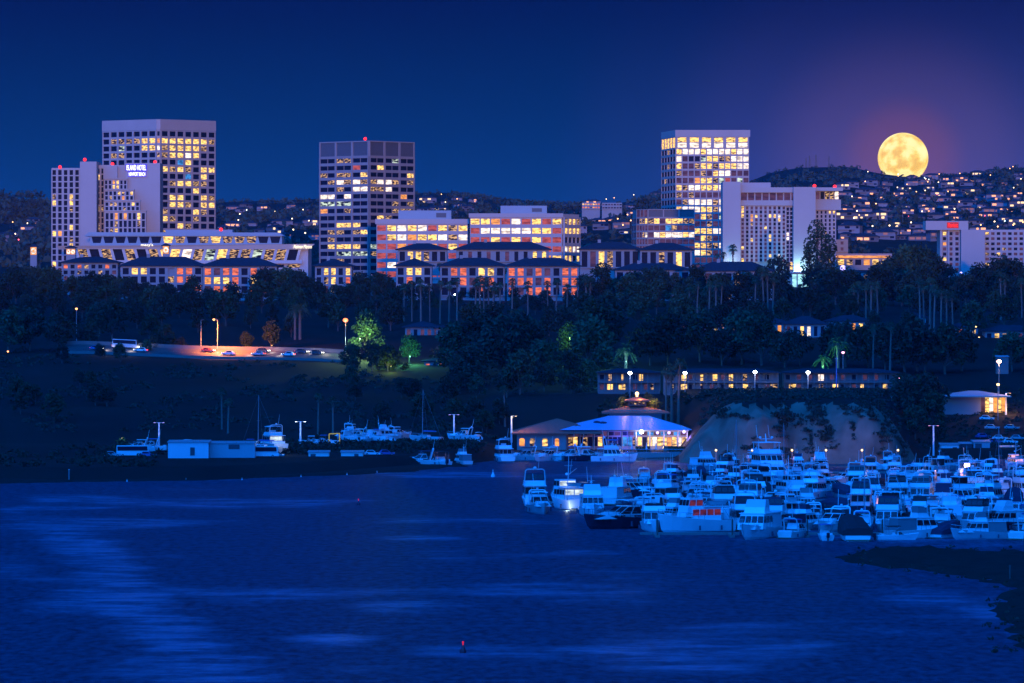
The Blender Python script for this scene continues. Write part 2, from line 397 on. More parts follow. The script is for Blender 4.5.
# marsh: the dark mudflat low in the frame and the beach along the far shore
mud = mat('marsh_mud', (0.020, 0.022, 0.018), 0.95, 0.6, 0.25, spec=0.08, bump=0.6)
def wpt(x, y): d = CAMZ * F / (y - YH); return Vector((PX(x, d), d, 0))
def mudflat(name, outline, h, step=5.0, amp=0.5):
    pts = [wpt(*p) for p in outline]
    def inside(x, y):
        c_ = False; j = len(pts) - 1; m_ = 1e9
        for i in range(len(pts)):
            a, q = pts[i], pts[j]
            if (a.y > y) != (q.y > y) and x < (q.x - a.x) * (y - a.y) / (q.y - a.y) + a.x: c_ = not c_
            e = q - a; t = max(0, min(1, ((x - a.x) * e.x + (y - a.y) * e.y) / max(1e-6, e.length_squared)))
            m_ = min(m_, math.hypot(a.x + e.x * t - x, a.y + e.y * t - y)); j = i
        return m_ if c_ else -m_
    x0 = min(p.x for p in pts) - 8; x1 = max(p.x for p in pts) + 8; y0 = min(p.y for p in pts) - 12; y1 = max(p.y for p in pts) + 12
    nx = int((x1 - x0) / (step * 0.35)) + 1; ny = int((y1 - y0) / step) + 1
    mb = MB()
    for i in range(nx + 1):
        for j in range(ny + 1):
            X = x0 + (x1 - x0) * i / nx; Y = y0 + (y1 - y0) * j / ny
            s = inside(X, Y) + mnoise.noise(Vector((X / 5, Y / 12, 2))) * 4.5 + mnoise.noise(Vector((X / 1.7, Y / 5, 4))) * 2.0
            mb.V.append((X, Y, max(-0.6, min(h, s * 0.16) + (mnoise.noise(Vector((X / 1.5, Y / 3, 0))) * amp if s > 1 else 0))))
    for i in range(nx):
        for j in range(ny):
            a = i * (ny + 1) + j
            if max(mb.V[a][2], mb.V[a + 1][2], mb.V[a + ny + 1][2], mb.V[a + ny + 2][2]) > -0.5:
                mb.F.append((a, a + ny + 1, a + ny + 2, a + 1)); mb.M.append(0)
    return tag(mb.build(name, mud, smooth=True), kind='structure')
mudflat('mudflat_terrain', [(846, 560), (880, 567), (930, 571), (975, 578), (1010, 588), (990, 600), (1000, 618), (1012, 640), (1024, 650), (1120, 690), (1180, 600), (1100, 552), (1000, 553), (930, 548), (880, 549), (858, 552)], 0.7)
mudflat('beach_terrain', [(-150, 486), (60, 482.5), (150, 481), (260, 478), (350, 475), (420, 471), (478, 464), (440, 462), (300, 464), (0, 468), (-150, 470)], 0.5, 4.0, 0.2)

# ---------------------------------------------------------------- the moon
mm = bpy.data.materials.new('moon_surface'); n, l = nodes(mm)
b = n['Principled BSDF']; b.inputs['Base Color'].default_value = (0.02, 0.02, 0.02, 1); b.inputs['Roughness'].default_value = 1
t = n.new('ShaderNodeTexCoord'); z1 = n.new('ShaderNodeTexNoise'); z1.inputs['Scale'].default_value = 0.013; z1.inputs['Detail'].default_value = 5
l.new(t.outputs['Object'], z1.inputs['Vector'])
cr = n.new('ShaderNodeValToRGB'); l.new(z1.outputs[0], cr.inputs[0])
stops(cr, [(0.38, (0.82, 0.47, 0.04)), (0.46, (0.95, 0.67, 0.11)), (0.54, (1.0, 0.80, 0.24)), (0.68, (1.05, 0.90, 0.36))])
l.new(cr.outputs[0], b.inputs['Emission Color']); b.inputs['Emission Strength'].default_value = 1.25
mm.cycles.emission_sampling = 'NONE'
mb = MB(); mb.ball((0, 0, 0), 25.3 / F * 30000, 48)
o = mb.build('moon', mm, smooth=True); o.location = MOON
tag(o, 'full golden moon half risen behind the dark hill on the right', 'moon')

# ---------------------------------------------------------------- buildings
class Bld:
    """one building: an Empty at its base; wall relief in one mesh, every window a mesh of its own"""
    def __init__(s, name, label, cat, x, d, group=None, z=None):
        s.loc = Vector((PX(x, d), d, ground(x, d) if z is None else z))
        s.root = thing(name, label, cat, s.loc, group=group); s.wall = MB(); s.wins = []
    def part(s, name, mb, m, parent=None, smooth=False):
        o = mb.build(name, m, s.root, off=s.loc, smooth=smooth)
        if parent is not None: o.parent = parent
        return o
    def facade(s, p0, p1, z0, z1, cols, rows, pat, pier=0.6, span=0.9, dep=0.45, edge=None, fill='.', lean=0.0, wallm=0, core=True):
        p0 = Vector(p0[:2]); p1 = Vector(p1[:2]); L = (p1 - p0).length; u = (p1 - p0) / L; n = Vector((u.y, -u.x))
        cw = L / cols; rh = (z1 - z0) / rows
        for i in range(cols + 1):
            a = i * cw; e = pier / 2 if edge is None or 0 < i < cols else edge
            s.wall.obox(p0, u, n, max(0, a - e), min(L, a + e), -0.2, dep, z0, z1, wallm)
        for j in range(rows + 1):
            zb = z1 - j * rh
            s.wall.obox(p0, u, n, 0.01, L - 0.01, -0.2, dep - 0.05, max(z0 + 0.01, zb - span / 2), min(z1 - 0.01, zb + span / 2), wallm)
        for j in range(rows):
            row = pat[j] if j < len(pat) else ''
            for i in range(cols):
                k = row[i] if i < len(row) else fill
                if k == ' ': continue
                a0 = i * cw + pier / 2 - 0.02; a1 = (i + 1) * cw - pier / 2 + 0.02
                zt = z1 - j * rh - span / 2 + 0.02; zb = z1 - (j + 1) * rh + span / 2 - 0.02
                q = lambda a, z: (p0.x + u.x * a + n.x * 0.06, p0.y + u.y * a + n.y * 0.06, z)
                s.wins.append(([q(a0, zb), q(a1, zb), q(a1, zt), q(a0, zt)], k))
    def pane(s, pts, k): s.wins.append((pts, k))
    def rect(s, x0, x1, y0, y1, d, k):
        """a window facing the bay, given by its corners at distance d"""
        s.wins.append(([P(x0, y1, d), P(x1, y1, d), P(x1, y0, d), P(x0, y0, d)], k))
    def done(s, wm, wname='wall'):
        s.wallo = s.part(wname, s.wall, wm)
        ws = sorted(s.wins, key=lambda q: 0 if q[1] not in '.#p' else 1)
        for pts, k in ws[:100]:
            mb = MB(); mb.quad(*pts); s.part('window', mb, KIND[k])
        rest = ws[100:]
        if rest:
            ks = sorted(set(k for _, k in rest)); mb = MB()
            for pts, k in rest: mb.quad(*pts, m=ks.index(k))
            o = s.part('window', mb, [KIND[k] for k in ks]); o['kind'] = 'stuff'
        return s
    def beacon(s, x, y, d):
        mb = MB(); p = P(x, y, d); mb.ball(p, 0.85, 8); o = s.part('beacon', mb, red_lamp)
        m2 = MB(); m2.tube(p - Vector((0, 0, 2.6)), p - Vector((0, 0, 0.6)), 0.15, 0.15); q = s.part('beacon_post', m2, darkmetal); q.parent = o; 
    def text(s, name, body, x0, x1, y0, y1, d, m, italic=0.0, halo=None):
        cu = bpy.data.curves.new(name, 'FONT'); cu.body = body; cu.align_x = 'LEFT'; cu.extrude = 0.08; cu.shear = italic
        o = bpy.data.objects.new(name, cu); COL.objects.link(o)
        bpy.context.view_layer.update()
        me = bpy.data.meshes.new_from_object(o.evaluated_get(bpy.context.evaluated_depsgraph_get()))
        bpy.data.objects.remove(o)
        vx = [v.co.x for v in me.vertices]; vy = [v.co.y for v in me.vertices]
        a = P(x0, y1, d); b_ = P(x1, y0, d); sx = (b_.x - a.x) / (max(vx) - min(vx)); sz = (b_.z - a.z) / (max(vy) - min(vy))
        mx, my = min(vx), min(vy)
        for v in me.vertices:
            v.co = (a.x + (v.co.x - mx) * sx - s.loc.x, a.y - v.co.z - s.loc.y, a.z + (v.co.y - my) * sz - s.loc.z)
        me.materials.clear(); me.materials.append(m)
        r = bpy.data.objects.new(name, me); COL.objects.link(r); r.parent = s.root
        if halo is not None:
            h = MB(); h.box(a.x - 0.5, b_.x + 0.5, a.y + 0.12, a.y + 0.35, a.z - 0.45, b_.z + 0.45)
            q = s.part('sign_backing', h, halo); q.parent = r
        return r
def px2(x, d): return (PX(x, d), d)

# office tower standing behind the stepped hotel, one corner towards the bay
B = Bld('office_tower', 'tall pale office tower with square windows, brightly lit near its top, behind the stepped hotel', 'office tower', 158, 2878)
cA, c1, c2, cB = px2(103, 2878), px2(156.6, 2851), px2(160.4, 2851), px2(215, 2879)
zt = ZY(119.2, 2851); zr = ZY(130, 2851); rh = 3.66; z0 = zr - 20 * rh
back = (cA[0] + cB[0] - c1[0], 2906)
B.wall.prism([cA, c1, c2, cB, (c2[0], 2905), (c1[0], 2905)], z0 - 4, zr, 0)
B.wall.prism([(cA[0] - 0.5, cA[1]), (c1[0], c1[1] - 0.55), (c2[0], c2[1] - 0.55), (cB[0] + 0.5, cB[1]), (c2[0], 2905.6), (c1[0], 2905.6)], zr + 0.1, zt, 0)
lp = ['.......', '.ddddyY'.lower(), '..g..yy', '.dd....', '.......', '.......']
rp = ['.......', 'yyyyyyd', 'dyyyyd.', 'dyywy..', '..by...', 'ydyd.yy', '...b.y.', '.dyydd.', '....y..', '.yy..yd', '.yyd.yy', 'd...yd.', 'yd..d..', '..yd...', 'd.y....', '..d....', '.y..d..', '....y..']
B.facade(cA, c1, z0, zr, 7, 20, lp, 1.25, 1.1, 0.5); B.facade(c1, c2, z0, zr, 1, 20, ['.', 'o', 'w', 'd', '.', 'd'], 0.7, 1.35, 0.45)
B.facade(c2, cB, z0, zr, 7, 20, rp, 1.25, 1.1, 0.5)
B.done(concrete)

# stepped hotel
B = Bld('stepped_hotel', 'pale hotel stepping down in terraces, with a white and blue lit roof sign', 'hotel', 106, 2716)
zb = ground(106, 2716) - 3
B.wall.box(PX(51.5, 2716), PX(80, 2716), 2716, 2738, zb, ZY(168, 2716))
B.facade(px2(51.5, 2716), px2(80, 2716), zb + 6, ZY(169.5, 2716), 5, 17, ['.....', '.....', '.....', '.....', 'd..y.', 'y..y.', '...d.', '.....', '.....', '...y.', 'yo...', '...d.', '...y.', '.....', '.....', 'y....'], 1.1, 0.6, 0.9, fill='p')
B.wall.box(PX(80, 2708), PX(96.5, 2708), 2708, 2740, zb, ZY(161.6, 2708))
B.wall.box(PX(96.4, 2722), PX(126, 2722), 2722.4, 2741, zb, ZY(165, 2722))
B.wall.box(PX(125.5, 2718), PX(160, 2718), 2718, 2742, zb, ZY(163, 2718))
B.facade(px2(96.6, 2722), px2(104.5, 2722), zb + 6, ZY(168, 2722), 2, 17, ['..', 'y.', '..', '..', '..', '..', 'dd', '..', '..', 'd.', '..', '..', 'd.', '..', 'y.', '.o', 'd.'], 0.9, 0.6, 0.4, fill='p')
for k, (xr, yt, xl) in enumerate([(127.5, 179, 104), (134, 190, 104.2), (140, 201, 104.4), (146, 211.5, 104.6)]):
    d = 2716 - 3.2 * k
    B.wall.box(PX(xl, d), PX(xr, d), d, d + 3.19 + (2 if k == 0 else 0), zb, ZY(yt, d))
    B.wall.box(PX(xl, d) - 0.2, PX(xr, d) + 0.3, d - 0.5, d + 3, ZY(yt, d) + 0.02, ZY(yt, d) + 0.5)
    nx = {0: 6, 1: 7, 2: 8, 3: 9}[k]
    if k < 3:
        nxt = [190, 201, 211.5][k]; nxr = [134, 140, 146][k]
        B.facade(px2(xl + .3, d), px2(xr - .3, d), ZY(nxt - 0.8, d), ZY(yt + 1, d), nx, 2, [['..oy..', '..yy..'], ['...yd.y', '.d..o..'], ['.dd...y.', '....d...']][k], 0.8, 0.5, 0.3, fill='p')
    else: B.facade(px2(xl + .3, d), px2(xr - .3, d), zb + 6, ZY(yt + 1, d), nx, 8, ['..o.o..y.', '..d....d.', '.dy......', 'd........', '.yy.o....', '..y...o..'], 0.8, 0.6, 0.3, fill='p')
B.wall.box(PX(104, 2724), PX(118, 2724), 2719.5, 2722.4, ZY(180, 2722), ZY(166, 2722))
B.done(concrete_b)
for q in ((60, 167, 2716), (84.8, 159.6, 2712), (112.5, 164, 2724), (155, 162, 2720)): B.beacon(*q)
sign_w = emit('sign_white', (0.95, 0.95, 1.0), 3.0); sign_b = emit('sign_blue_backing', (0.10, 0.08, 1.0), 0.9)
B.text('sign_lettering', 'ISLAND HOTEL', 126.6, 146, 165.0, 170.2, 2717.4, sign_w, halo=sign_b)
B.text('sign_lettering', 'NEWPORT BEACH', 128.9, 145.2, 172.3, 175.9, 2717.4, sign_w, halo=sign_b)
# terraced store
B = Bld('terraced_store', 'long low white department store with slanting columns and set-back blue upper deck', 'store', 185, 2600)
d = 2600; zb = ground(185, d)
B.wall.box(PX(66, d), PX(308, d), d + 1.2, d + 45, zb - 3, ZY(247, d))
B.wall.hexa([(PX(60, d), d - 0.8, ZY(249, d)), (PX(308, d), d - 0.8, ZY(249.5, d)), (PX(306, d), d + 20, ZY(249.5, d)), (PX(62, d), d + 20, ZY(249, d)),
             (PX(56, d), d - 2, ZY(246, d)), (PX(315, d), d - 2, ZY(244, d)), (PX(312, d), d + 22, ZY(244, d)), (PX(58, d), d + 22, ZY(246, d))])
B.wall.box(PX(68, d), PX(302, d), d - 0.9, d + 2, ZY(263.5, d), ZY(260.3, d))
ncol = 19; kin = 'd.d.d.dyywdgyddgdd.'
for i in range(ncol + 1):
    xa = 76 + (300 - 76) * i / ncol; sh = (3.0 if xa < 160 else -3.0)
    B.wall.hexa([(PX(xa + sh - 1.4, d), d - 0.6, ZY(260.4, d)), (PX(xa + sh + 1.4, d), d - 0.6, ZY(260.4, d)), (PX(xa + sh + 1.4, d), d + 1, ZY(260.4, d)), (PX(xa + sh - 1.4, d), d + 1, ZY(260.4, d)),
                 (PX(xa - 1.4, d), d - 0.6, ZY(248.9, d)), (PX(xa + 1.4, d), d - 0.6, ZY(248.9, d)), (PX(xa + 1.4, d), d + 1, ZY(248.9, d)), (PX(xa - 1.4, d), d + 1, ZY(248.9, d))])
    if i < ncol:
        xb = 76 + (300 - 76) * (i + 1) / ncol; s2 = 3.0 if xb < 160 else -3.0
        B.pane([P(xa + sh, 260.2, d + 1.1), P(xb + s2, 260.2, d + 1.1), P(xb, 249.2, d + 1.1), P(xa, 249.2, d + 1.1)], kin[i % len(kin)])
for i in range(14):
    B.rect(80 + i * 16, 92 + i * 16, 264.5, 267.5, d + 1.1, 'd' if i % 2 else '.')
B.done(store_floodlit_white)
up = MB(); d2 = 2612
up.box(PX(90, d2), PX(282, d2), d2, d2 + 26, ZY(246, d2), ZY(236, d2))
up.hexa([(PX(84, d2), d2 - 1, ZY(236, d2)), (PX(284, d2), d2 - 1, ZY(236, d2)), (PX(284, d2), d2 + 27, ZY(236, d2)), (PX(84, d2), d2 + 27, ZY(236, d2)),
         (PX(89, d2), d2 - 1, ZY(232.2, d2)), (PX(279, d2), d2 - 1, ZY(232.6, d2)), (PX(279, d2), d2 + 27, ZY(232.6, d2)), (PX(89, d2), d2 + 27, ZY(232.2, d2))])
up.box(PX(165, d2), PX(232, d2), d2 + 4, d2 + 20, ZY(233, d2), ZY(229.6, d2))
upo = B.part('upper_deck', up, concrete_g)
ks = '......yd.dyddd..'
for i in range(16):
    mb = MB(); xa = 92 + i * 11.9; mb.add([P(xa + 1, 243, d2 - .06), P(xa + 8.5, 243, d2 - .06), P(xa + 10, 236.6, d2 - .06), P(xa - 0.5, 236.6, d2 - .06)], [(0, 1, 2, 3)])
    w_ = B.part('window', mb, KIND[ks[i]]); w_.parent = upo
sign_c = emit('sign_cream', (1.0, 0.90, 0.62), 2.2)
B.text('sign_lettering', "macy's", 141, 153, 243.3, 246.8, d - 1.9, sign_c)
B.text('sign_lettering', 'Neiman Marcus', 293.5, 312, 244.9, 248.4, d - 2.1, sign_c, italic=0.35)
B.beacon(221, 229.5, d2)
# lantern towers with a lit round opening
def lantern(x, y, w, h, n, label, d=2560):
    B = Bld('lantern_tower', label, 'tower', x, d, z=ZY(y + h, d) - 14, group='lantern towers of the shopping centre')
    x0, x1 = x - w / 2, x + w / 2
    B.wall.box(PX(x0, d), PX(x1, d), d, d + (PX(x1, d) - PX(x0, d)), ZY(y + h, d) - 14, ZY(y, d))
    B.done(stucco)
    rf = MB(); a, b_ = PX(x0, d), PX(x1, d); rf.hip(a, b_, d, d + b_ - a, ZY(y, d) + 0.1, ZY(y - 2.4, d), 0.7, 0.3); B.part('roof', rf, rooftile)
    for i in range(n):
        pw = w / n; xc = x0 + pw * (i + 0.5); c_ = P(xc, y + h * 0.5, d - 0.05); r = pw / 2 * d / F * 0.80; ri = r * 0.42; e = MB()
        for k in range(16):
            t0, t1 = 2 * math.pi * k / 16, 2 * math.pi * (k + 1) / 16; f = lambda t, q: (c_.x + math.cos(t) * q, c_.y, c_.z + math.sin(t) * q * 1.2)
            e.quad(f(t0, ri), f(t1, ri), f(t1, r), f(t0, r))
        B.part('round_light', e, KIND['w'])
        bk = MB(); bk.box(c_.x - r * 1.15, c_.x + r * 1.15, d - 0.03, d + 0.2, c_.z - r * 1.45, c_.z + r * 1.45); B.part('lit_recess', bk, KIND['o'])
    return B
lantern(33.5, 246.5, 6.5, 9, 1, 'small lantern tower with one glowing ring, standing alone among the dark trees')
lantern(70.8, 247.5, 9, 8.5, 2, 'small lantern tower with two glowing rings in front of the white store')
lantern(165.8, 245.5, 6.5, 9, 1, 'small lantern tower with one glowing ring before the middle of the white store')

# dark-windowed tower
B = Bld('office_tower', 'grey brown office tower with dark ribbon windows and a louvred top storey', 'office tower', 369, 2810)
cA, c1, cB = px2(320, 2809), px2(369, 2780), px2(414, 2808)
zt = ZY(140.6, 2780); zr = ZY(156.5, 2780); rh = 3.62; nr = 19; z0 = zr - nr * rh
B.wall.prism([cA, c1, cB, (c1[0], 2838)], z0 - 4, zt - 0.3)
lp = ['..dd..', '....r.', 'd.dd.y', '.dwdwd', '..d.ww', 'ww.w..', 'gggg..', 'o..d..', '......', '..yyy.', '.dd.dy', '.d....', '.yyyy.', '..gggg', '..d...', 'd.....', '.d..d.']
rp = ['...g..', '.y....', '.....y', 'dwwd.d', 'ddw...', '....o.', '...d.d', '...ddd', '.yd...', '......', '......', '......', 'gg....', 'dd..d.', '..d...', '.d....']
def ribbon(p, q, pat):
    B.facade(p, q, zr, zt, 3, 1, ['###'], 1.3, 1.1, 0.5); B.facade(p, q, z0, zr, 6, nr, pat, 0.12, 1.45, 0.4)
    p, q = Vector(p), Vector(q); L = (q - p).length; u = (q - p) / L; n = Vector((u.y, -u.x))
    for i in range(4): B.wall.obox(p, u, n, max(0, i * L / 3 - 0.6), min(L, i * L / 3 + 0.6), -0.2, 0.6, z0, zr - 0.01)
ribbon(cA, c1, lp); ribbon(c1, cB, rp)
B.done(concrete_c)
B.beacon(365.2, 138.8, 2790)

# pink-windowed offices
def midrise(label, x0, x1, d, ytop, yrow, pitch, rows, cols, pat, px0, px1, py, side=None, zb=None):
    B = Bld('office_block', label, 'office block', (x0 + x1) / 2, d, group='office blocks with red curtained windows')
    zb = ZY(yrow + pitch * rows, d)
    xe = x1 if side is None else side
    B.wall.box(PX(x0, d), PX(xe, d), d, d + 34, zb - 6, ZY(ytop, d))
    B.facade(px2(x0, d), px2(xe, d), zb, ZY(yrow, d), cols, rows, pat, 0.75, 1.75, 0.5, fill='r')
    B.wall.box(PX(x0, d) - 0.6, PX(xe, d) + 0.6, d - 0.8, d + 34.5, ZY(yrow, d) - 0.2, ZY(ytop, d) + 0.1)
    if side is not None:
        q = px2(x1, d + 16)
        B.wall.prism([px2(xe, d + 0.3), q, (q[0], d + 33.9), (PX(xe, d), d + 33.9)], zb - 6, ZY(ytop, d) - 0.2)
        B.facade((PX(xe, d) + 0.55, d + 0.3), q, zb, ZY(yrow, d), 4, rows, ['dyyd', 'yyyy', '....', 'wyww', 'yy.y'], 0.4, 1.75, 0.9)
    pm = MB(); pm.box(PX(px0, d), PX(px1, d), d + 8, d + 28, ZY(ytop, d) + 0.12, ZY(py, d))
    B.done(concrete_b)
    po = B.part('penthouse', pm, concrete_g)
    vm_ = MB(); vm_.box(PX(px1 - 15, d), PX(px1 - 5, d), d + 7.9, d + 8.3, ZY(ytop - 2, d), ZY(py + 2.5, d)); v = B.part('vent_grille', vm_, louver); v.parent = po
midrise('left office block of the red-windowed pair, six storeys with a low blue grey penthouse', 376.5, 468, 2660, 219.2, 223.6, 9.2, 6, 9,
        ['rywywrydy', 'rywoyywdw', 'rrorroryr', 'rrrrrrrrr', 'rwoyrrrrr', 'rrrrrrrrr'], 398, 451, 210.2)
midrise('right office block of the red-windowed pair, with a rounded glazed end and white penthouse', 470, 579, 2640, 213.6, 217, 9.2, 6, 9,
        ['yyorwryry', 'rwwwwwyyr', 'rryryryrr', 'rrrrrrrrr', 'rryrrrroy', 'rrrrrrrrr'], 500.5, 547, 205.4, side=562)

# bright tower
B = Bld('office_tower', 'bright office tower with white lit double-height crown and pink windows', 'office tower', 706, 2880)
cA, c1, cB = px2(662, 2920), px2(676, 2880), px2(749, 2880)
zt = ZY(130, 2880); zr = ZY(148, 2880); rh = 3.77; nr = 17; z0 = zr - nr * rh
B.wall.prism([cA, c1, cB, (cB[0], 2920)], z0 - 4, zr)
B.wall.prism([(cA[0] - .4, cA[1]), (c1[0] - .4, c1[1] - .6), (cB[0] + .6, cB[1] - .6), (cB[0] + .6, 2920.5)], ZY(137, 2880), zt)
cols = 12
fp = ['ywwwywwwwyww', 'wp..gyyddwww', 'yppdyydyyyww', 'dpppdpywwppp', 'pppoyydgrpgp', 'ydwwyyywwwww', 'dpdpppppdppp', 'pdwwwwdwwdpd', 'ywwwyydwwypd', 'pddpydpgdwpp', 'dppppdppppdp', 'ppdyyywwwwpp', 'ppppydpppppp', 'ydwyyddwyppd', 'pydwydpppyyp']
B.wall.prism([cA, c1, cB, (cB[0], 2919.9)], zr - 0.1, ZY(136.9, 2880))
B.facade(c1, cB, zr + 0.05, ZY(137.2, 2880), 6, 2, ['yyyyyy', 'wwwwww'], 1.7, 0.35, 0.5)
B.facade(cA, c1, zr + 0.05, ZY(137.2, 2880), 5, 1, ['yyyyy'], 1.2, 0.4, 0.4)
B.facade(c1, cB, z0, zr, cols, nr, fp, 0.6, 1.0, 0.42, fill='p'); B.facade(cA, c1, z0, zr, 5, nr, ['..d..', '.....', '..d..', '.....', '.d...'], 1.1, 1.3, 0.42, fill='.')
B.done(concrete)

# low office before the bright tower
B = Bld('office_block', 'low glassy office block with brown windows and dark top panels before the bright tower', 'office block', 664, 2820)
d = 2820; cA, c0, c1, cB = px2(632.5, 2850), px2(637, 2828), px2(648, d), px2(694.5, d); zt = ZY(209.2, d); z0 = ZY(252, d)
B.wall.prism([cA, c0, c1, cB, (cB[0], 2850)], z0 - 6, zt - 0.3)
B.facade(c1, cB, ZY(217.6, d), zt, 3, 1, ['###'], 0.7, 0.7, 0.4); B.facade(c0, c1, ZY(217.6, d), zt, 3, 1, ['ppp'], 0.4, 0.7, 0.4)
gp = ['dypyyydd', 'pppbdppp', 'pwywwwyw', 'pppppppp', 'pppppppp']
B.facade(c1, cB, z0, ZY(217.6, d), 8, 5, gp, 0.25, 0.9, 0.4, fill='p'); B.facade(c0, c1, z0, ZY(217.6, d), 4, 5, ['.ddy', 'pppp', 'ppdw', 'pppp'], 0.3, 0.9, 0.4, fill='p')
B.facade(cA, c0, z0, ZY(217.6, d), 3, 5, [], 0.3, 0.9, 0.4, fill='.')
B.done(concrete_c)

# slab hotel
B = Bld('slab_hotel', 'white slab hotel with blank end walls, vertical window bays and two red roof beacons', 'hotel', 780, 2600)
d = 2600; zb = ZY(285, d)
X = lambda x: PX(x, d)
B.wall.box(X(722.5), X(740.2), d - 4, d + 22, zb, ZY(181.8, d)); B.wall.box(X(740.2), X(771), d + 3, d + 20, ZY(189, d), ZY(182.4, d))
B.wall.box(X(740.2), X(793), d + 0.3, d + 22, zb, ZY(187.6, d)); B.wall.box(X(737), X(815), d - 1.5, d + 0.31, ZY(192.5, d), ZY(187.4, d))
B.wall.box(X(740.2), X(798), d - 1.2, d + 0.31, ZY(205.6, d), ZY(200.6, d))
B.facade(px2(740.3, d + .3), px2(798, d + .3), ZY(200.6, d), ZY(192.5, d), 8, 1, ['pppppppp'], 0.6, 0.3, 0.4)
bays = ['yyd.pp....p...', '..dpo..p......', 'p.yppd..y.p..p', '..d.p...pp....', 'd.yopp.y...p.y'][:5]
cols = 10; pat = []
grid = ['yppppppp.p', 'y.pp.pp.p.', 'y.oyp.yywp', 'p.op.pp.yp', 'p.dpppp..p', 'ppp.py.p.p', 'p.p.pp.p..', 'p.ppp.yp.p', 'p.yp.pypp.', 'pppp.p.p.p', 'y.pp.p.p.p', 'p.pp.ppp.p', 'pp.p.py.wp', 'yppp.p.p.p']
B.facade(px2(740.3, d + .3), px2(786, d + .3), ZY(262, d), ZY(206, d), cols, 14, grid, 1.0, 0.45, 0.9, fill='p')
B.facade(px2(786, d + .3), px2(793, d + .3), ZY(270, d), ZY(207, d), 2, 15, ['..', '..', '..', '..', '..', '..', 'w.', 'w.', '..', '..', '..', '..', '..', 'yy', '.y'], 0.5, 0.5, 0.35)
B.wall.box(X(793), X(815), d - 5, d + 22, zb, ZY(187.2, d))
B.wall.box(X(815), X(836), d + 2.3, d + 22, zb, ZY(200.6, d)); B.wall.box(X(815), X(842.5), d - 3, d + 22, ZY(191, d), ZY(187.5, d))
B.wall.box(X(815), X(841), d + 0.5, d + 22, ZY(210, d), ZY(199.5, d))
B.wall.box(X(815), X(839), d + 3.3, d + 20, ZY(199.6, d), ZY(190.9, d))
B.facade(px2(815.2, d + 3.3), px2(838.9, d + 3.3), ZY(199.4, d), ZY(191.2, d), 5, 1, ['p.ddw'], 0.5, 0.4, 0.35)
B.facade(px2(815.2, d + 2.3), px2(836, d + 2.3), ZY(275, d), ZY(210.2, d), 5, 16, ['...yy', '.....', '....d', '.....', '....d', '..d..', '.....', '.....', '.....', '.....', '.....', 'd.y..', '.d.y.', 'y..d.'], 1.1, 0.6, 0.6)
B.done(concrete_b)
B.beacon(814.5, 186, d + 2); B.beacon(834.8, 186.6, d + 2)
point('entrance_light', P(800, 272, d - 9), (0.35, 0.85, 1.0), 9000, 0.8)
point('entrance_light', P(731, 262, d - 9), (0.40, 0.75, 1.0), 2600, 0.8)
# its glowing entrance canopy
C_ = Bld('entrance_pavilion', 'glowing cyan and white entrance pavilion at the foot of the slab hotel', 'pavilion', 800, 2575)
d = 2575; C_.wall.box(PX(791, d), PX(809, d), d, d + 14, ZY(291, d), ZY(273.5, d)); C_.wall.box(PX(789.5, d), PX(810.5, d), d - 2, d + 14.2, ZY(273.4, d), ZY(271.8, d))
for xx in (791.5, 797, 803, 808.5): C_.wall.tube((PX(xx, d), d - 1.5, ZY(290, d)), (PX(xx, d), d - 1.5, ZY(273.4, d)), 0.3, 0.3)
C_.done(concrete_b)
for (xa, xb, k) in ((791.8, 796.6, 0), (797.4, 802.6, 1), (803.4, 808.2, 2)):
    mb = MB(); mb.quad(P(xa, 289, d - .06), P(xb, 289, d - .06), P(xb, 274.3, d - .06), P(xa, 274.3, d - .06))
    C_.part('glass_front', mb, emit('cyan_glazing', (0.42, 0.92, 1.0), 1.25, 0.5, 0.5))
# smaller lit buildings right of the slab hotel
C_ = Bld('shop_building', 'small shop with warm windows and a violet white roof lamp beside the slab hotel', 'shop', 855, 2540)
d = 2540; C_.wall.box(PX(838, d), PX(869, d), d, d + 18, ZY(287, d), ZY(272, d)); C_.facade(px2(839, d), px2(868.5, d), ZY(286, d), ZY(273.5, d), 5, 2, ['y.y.d', '.yd.y'], 1.2, 0.8, 0.35); C_.done(stucco)
mb = MB(); mb.hip(PX(838, d), PX(869, d), d, d + 18, ZY(271.8, d), ZY(269.6, d), 0.8); C_.part('roof', mb, rooftile)
mb = MB(); mb.ball(P(843, 268, d + 3), 1.3, 10); C_.part('roof_lamp', mb, lamp_v)
C_ = Bld('shop_building', 'low flat shop with a long orange lit fascia right of the slab hotel', 'shop', 862, 2640)
d = 2640; C_.wall.box(PX(836, d), PX(892, d), d, d + 18, ZY(270, d), ZY(253.5, d)); C_.wall.box(PX(836, d), PX(848, d), d + .5, d + 16, ZY(253.5, d), ZY(239.5, d)); C_.facade(px2(836, d + .5), px2(848, d + .5), ZY(252, d), ZY(240, d), 1, 2, ['p', 'p'], 4.4, 1.4, 0.5); C_.done(concrete)
mb = MB(); mb.box(PX(836, d), PX(890, d), d - .4, d, ZY(257.8, d), ZY(255.6, d)); C_.part('lit_fascia', mb, KIND['o'])
for i in range(6): mb = MB(); mb.quad(P(838 + i * 8.6, 265, d - .06), P(844 + i * 8.6, 265, d - .06), P(844 + i * 8.6, 259.5, d - .06), P(838 + i * 8.6, 259.5, d - .06)); C_.part('window', mb, KIND['yd.oyd'[i]])

